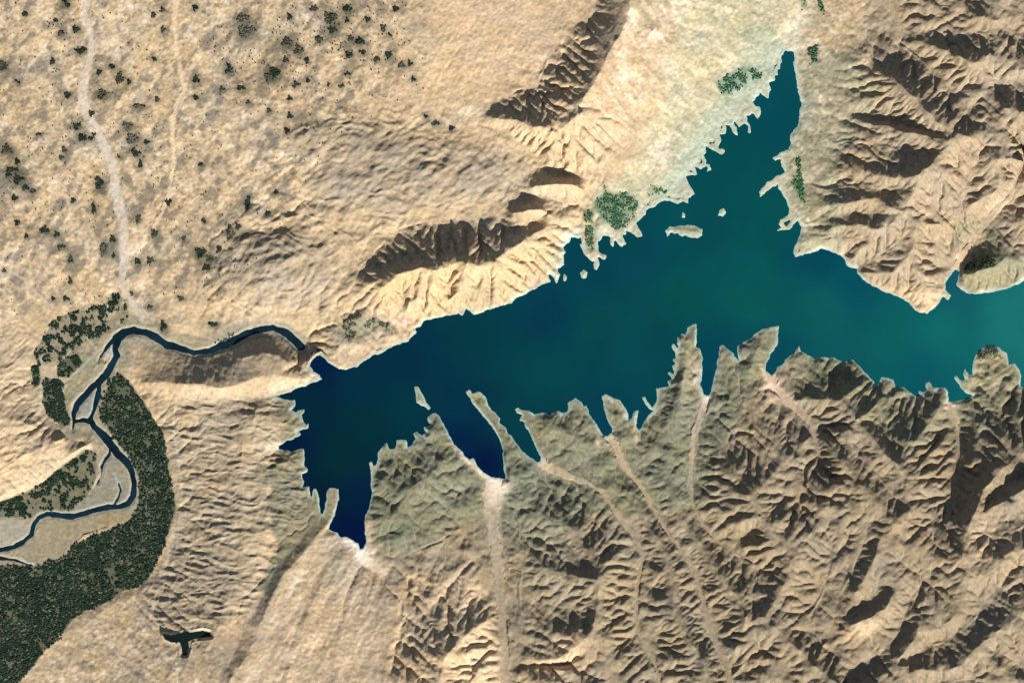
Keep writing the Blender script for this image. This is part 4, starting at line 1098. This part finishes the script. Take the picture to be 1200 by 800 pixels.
WOOD = ['dark green riverside woodland filling the inner side of the river bends', 'dark green trees and orchards above the upper river bend', 'square dark orchard left of the upper river bend',
        'tall dark orchard strip left of the forked river', 'small dark orchard at the left end of the riverside trees', 'speckled green orchards inside the lower river loop']
for k, p in enumerate(FLOOD):
    q = np.array(p); m = FLOOD_M[k]
    if k == 0:
        keep_k = tree_keep * np.clip(.55 + smooth(RSDF, 6, 34) * .6 + (GY > 610) * .3, 0, 1)
    else:
        keep_k = np.clip(smooth(clump + (DENS[k] - .5) * 1.8, -.25, .35), 0.02, .97)
    edge = blur(m.astype(np.float32), 2) + .32 * gapn * (blur(m.astype(np.float32), 3) < .97)
    pts = scatter(lambda i, j: edge[j, i] > .5 and RSDF[j, i] > 1.0 and not bar_m[j, i], (max(q[:, 0].min(), -38), q[:, 1].min(), q[:, 0].max(), min(q[:, 1].max(), 838)), 1.3, 1.05, wood_col,
                  keep_k)
    o = crowns('woodland', pts, MAT_LEAF)
    set_tags(o, WOOD[k], 'woodland', 'riverside woods', 'stuff')

# reed and shrub thickets on the lake shore
thick_n = fbm(7, 731, 3)
for lab, p, dens, c in THICK:
    q = np.array(p); m = poly_mask(p)
    kp = np.clip(dens + .75 * thick_n - .18, 0, .92) * smooth(blur(m.astype(np.float32), 3), .25, .9)
    pts = scatter(lambda i, j: m[j, i] and SDF[j, i] > 1.5, (q[:, 0].min(), q[:, 1].min(), q[:, 0].max(), q[:, 1].max()), 1.15, .85,
                  lambda i, j: (col(*c) + col(.012, .014, .008)) * random.uniform(.6, 2.2), kp)
    if pts:
        o = crowns('shrub_thicket', pts, MAT_LEAF)
        set_tags(o, lab, 'thicket', 'shore thickets', 'stuff')

# separate groves out on the plain
def bed_x(k, y):
    ln = BEDS[k][1]
    for a, b in zip(ln[:-1], ln[1:]):
        if a[1] <= y <= b[1]:
            return a[0] + (y - a[1]) / (b[1] - a[1]) * (b[0] - a[0])
    return ln[-1][0]


def zone(x, y):
    if y > 340:
        return 'beside the upper river bend'
    if x > 490:
        return 'by the white patch near the northern scarp'
    if x > 300 and y < 200:
        if y < 57:
            return 'in the speckled wood at the top' if x < 412 else 'just right of the speckled wood'
        return 'just below the speckled wood' if x > 345 else 'left of and below the speckled wood'
    if x < bed_x(0, y):
        if y < 100: return 'left of the grey riverbed, top corner'
        if y < 230: return 'left of the grey riverbed, midway down'
        return 'left of the grey riverbed, above the orchards'
    if x < bed_x(1, min(y, 267)):
        if y < 140: return 'between the two dry riverbeds, upper part'
        if y < 240: return 'between the two dry riverbeds, lower part'
        return 'right of the grey riverbed\'s lower end'
    if y < 130:
        return 'right of the cream streambed, upper part'
    return 'right of the cream streambed, beside the dome hills'


ORD = ['topmost', 'second from top', 'third from top', 'fourth from top', 'fifth from top', 'sixth from top', 'seventh from top', 'eighth from top', 'ninth from top', 'tenth from top',
       'eleventh from top', 'twelfth from top', 'thirteenth from top', 'fourteenth from top', 'fifteenth from top', 'sixteenth from top', 'seventeenth from top', 'eighteenth from top']
scr = .55 * np.clip(.005 + .22 * smooth(fbm(16, 741, 3), .1, 1.1) * vill, 0, 1)
for cx, cy, R_, k_ in [(385, 45, 60, .30), (90, 150, 50, .14), (285, 60, 45, .16), (150, 165, 40, .14), (240, 290, 50, .10), (50, 240, 60, .10), (85, 25, 26, .22), (470, 70, 40, .10)]:
    scr += k_ * np.exp(-((GX - cx) ** 2 + (GY - cy) ** 2) / R_ ** 2) * smooth(noise(9, 743), -.4, .5)
scr = np.where(BED_D[0][0] < 1.5, 0, .6 * scr)
pts = scatter(lambda i, j: scr[j, i] > .004 and RSDF[j, i] > 3 and vill[j, i] > .05, (-36, -36, 520, 380), 2.1, .66,
              lambda i, j: col(.05, .05, .034) * random.uniform(.5, 1.7), scr)
set_tags(crowns('scrub', pts, MAT_LEAF), 'loose dark scrub dotted over the plain', 'scrub', None, 'stuff')
zones = {}
for g in gl:
    zones.setdefault(zone(g[0], g[1]), []).append(g)
for zn, gs in zones.items():
    gs.sort(key=lambda g: g[1])
    for k, (x, y, rx, ry) in enumerate(gs):
        big = rx * ry > 30
        dark = random.random() < .7
        base = col(.016, .024, .015) if dark else col(.045, .045, .030)
        if (x, y) in ((288, 38), (285, 22), (150, 148), (155, 163), (162, 125), (121, 292)):
            base = col(.075, .068, .052); dark = False
        pts = []
        st = 1.25
        ang = random.uniform(0, 3.1)
        for yy in np.arange(-ry, ry + .1, st):
            for xx in np.arange(-rx, rx + .1, st):
                u, v = xx / (rx * .92), yy / (ry * .92)
                a = math.atan2(v, u)
                if math.hypot(u, v) > .78 + .22 * math.sin(3 * a + ang) + random.uniform(-.18, .18):
                    continue
                if big and random.random() < .10:
                    continue
                r = random.uniform(.7, 1.2)
                c = base * random.uniform(.7, 2.2)
                pts.append((x + xx + random.uniform(-.5, .5), y + yy + random.uniform(-.5, .5), r, r * random.uniform(1.1, 1.6), *c))
        if not pts:
            pts = [(x, y, 1.1, 1.4, *base)]
        keep_, todo = [], [min(range(len(pts)), key=lambda q: (pts[q][0] - x) ** 2 + (pts[q][1] - y) ** 2)]
        left = set(range(len(pts))) - set(todo)
        while todo:                                    # only the trees that stand together
            q = todo.pop(); keep_.append(pts[q])
            for w_ in [e for e in left if math.hypot(pts[e][0] - pts[q][0], pts[e][1] - pts[q][1]) < .80 * (pts[e][2] + pts[q][2]) + .25]:
                left.discard(w_); todo.append(w_)
        pts = keep_
        o = crowns('grove', pts, MAT_LEAF)
        size = 'large' if big else ('small' if rx * ry < 13 else 'middling')
        hue = 'dark green' if dark else 'grey-green'
        pos = 'only one' if len(gs) == 1 else ORD[k]
        set_tags(o, '%s %s grove, %s %s' % (size, hue, pos, zn), 'grove', 'groves on the plain')

# ------------------------------------------------------------------ the dam across the gorge
AX = [(359,436),(360,430),(362,424),(366,418.5),(371,414.5),(377,412)]       # crest line, lake on the right
dam = bpy.data.objects.new('dam', None)
C.objects.link(dam)
dam.location = W(364, 421, 0.0)
set_tags(dam, 'curved rockfill dam closing the gorge between river and lake', 'dam')
prof = [(-9.5, -6.4), (-6.0, -3.4), (-5.4, -3.4), (-0.7, 0.75), (0.7, 0.75), (2.8, -0.5)]   # across: river side negative
rows = []
for k, (x, y) in enumerate(AX):
    a = AX[max(k - 1, 0)]; b = AX[min(k + 1, len(AX) - 1)]
    tx, ty = b[0] - a[0], b[1] - a[1]; L = math.hypot(tx, ty)
    nx_, ny_ = -ty / L, tx / L                       # towards the lake (right of the crest line)
    if nx_ < 0: nx_, ny_ = -nx_, -ny_
    fl = [0.35, .8, 1, 1, .8, .35][k]
    rows.append([(x + nx_ * (d if abs(d) < 1 else d * fl), y + ny_ * (d if abs(d) < 1 else d * fl), (z if z > 0 else z * fl)) for d, z in prof])
ox, oy, oz = dam.location


def strip(name, c0, c1, mat, lift=0.0, label=None):
    v = []; f = []
    for r in rows:
        for x, y, z in r[c0:c1 + 1]:
            wx, wy, wz = W(x, y, z + lift); v.append((wx - ox, wy - oy, wz - oz))
    n = c1 - c0 + 1
    for k in range(len(rows) - 1):
        for q in range(n - 1):
            f.append((k * n + q, k * n + q + 1, (k + 1) * n + q + 1, (k + 1) * n + q))
    o = mesh_from(name, np.array(v, np.float32), np.array(f), mat, smooth_sh=False, parent=dam)
    if label: o['label'] = label
    return o


strip('downstream_face', 0, 3, MAT_ROCKFILL)
strip('crest_road', 3, 4, MAT_ROAD)
strip('upstream_face', 4, 5, MAT_ROCKFILL)
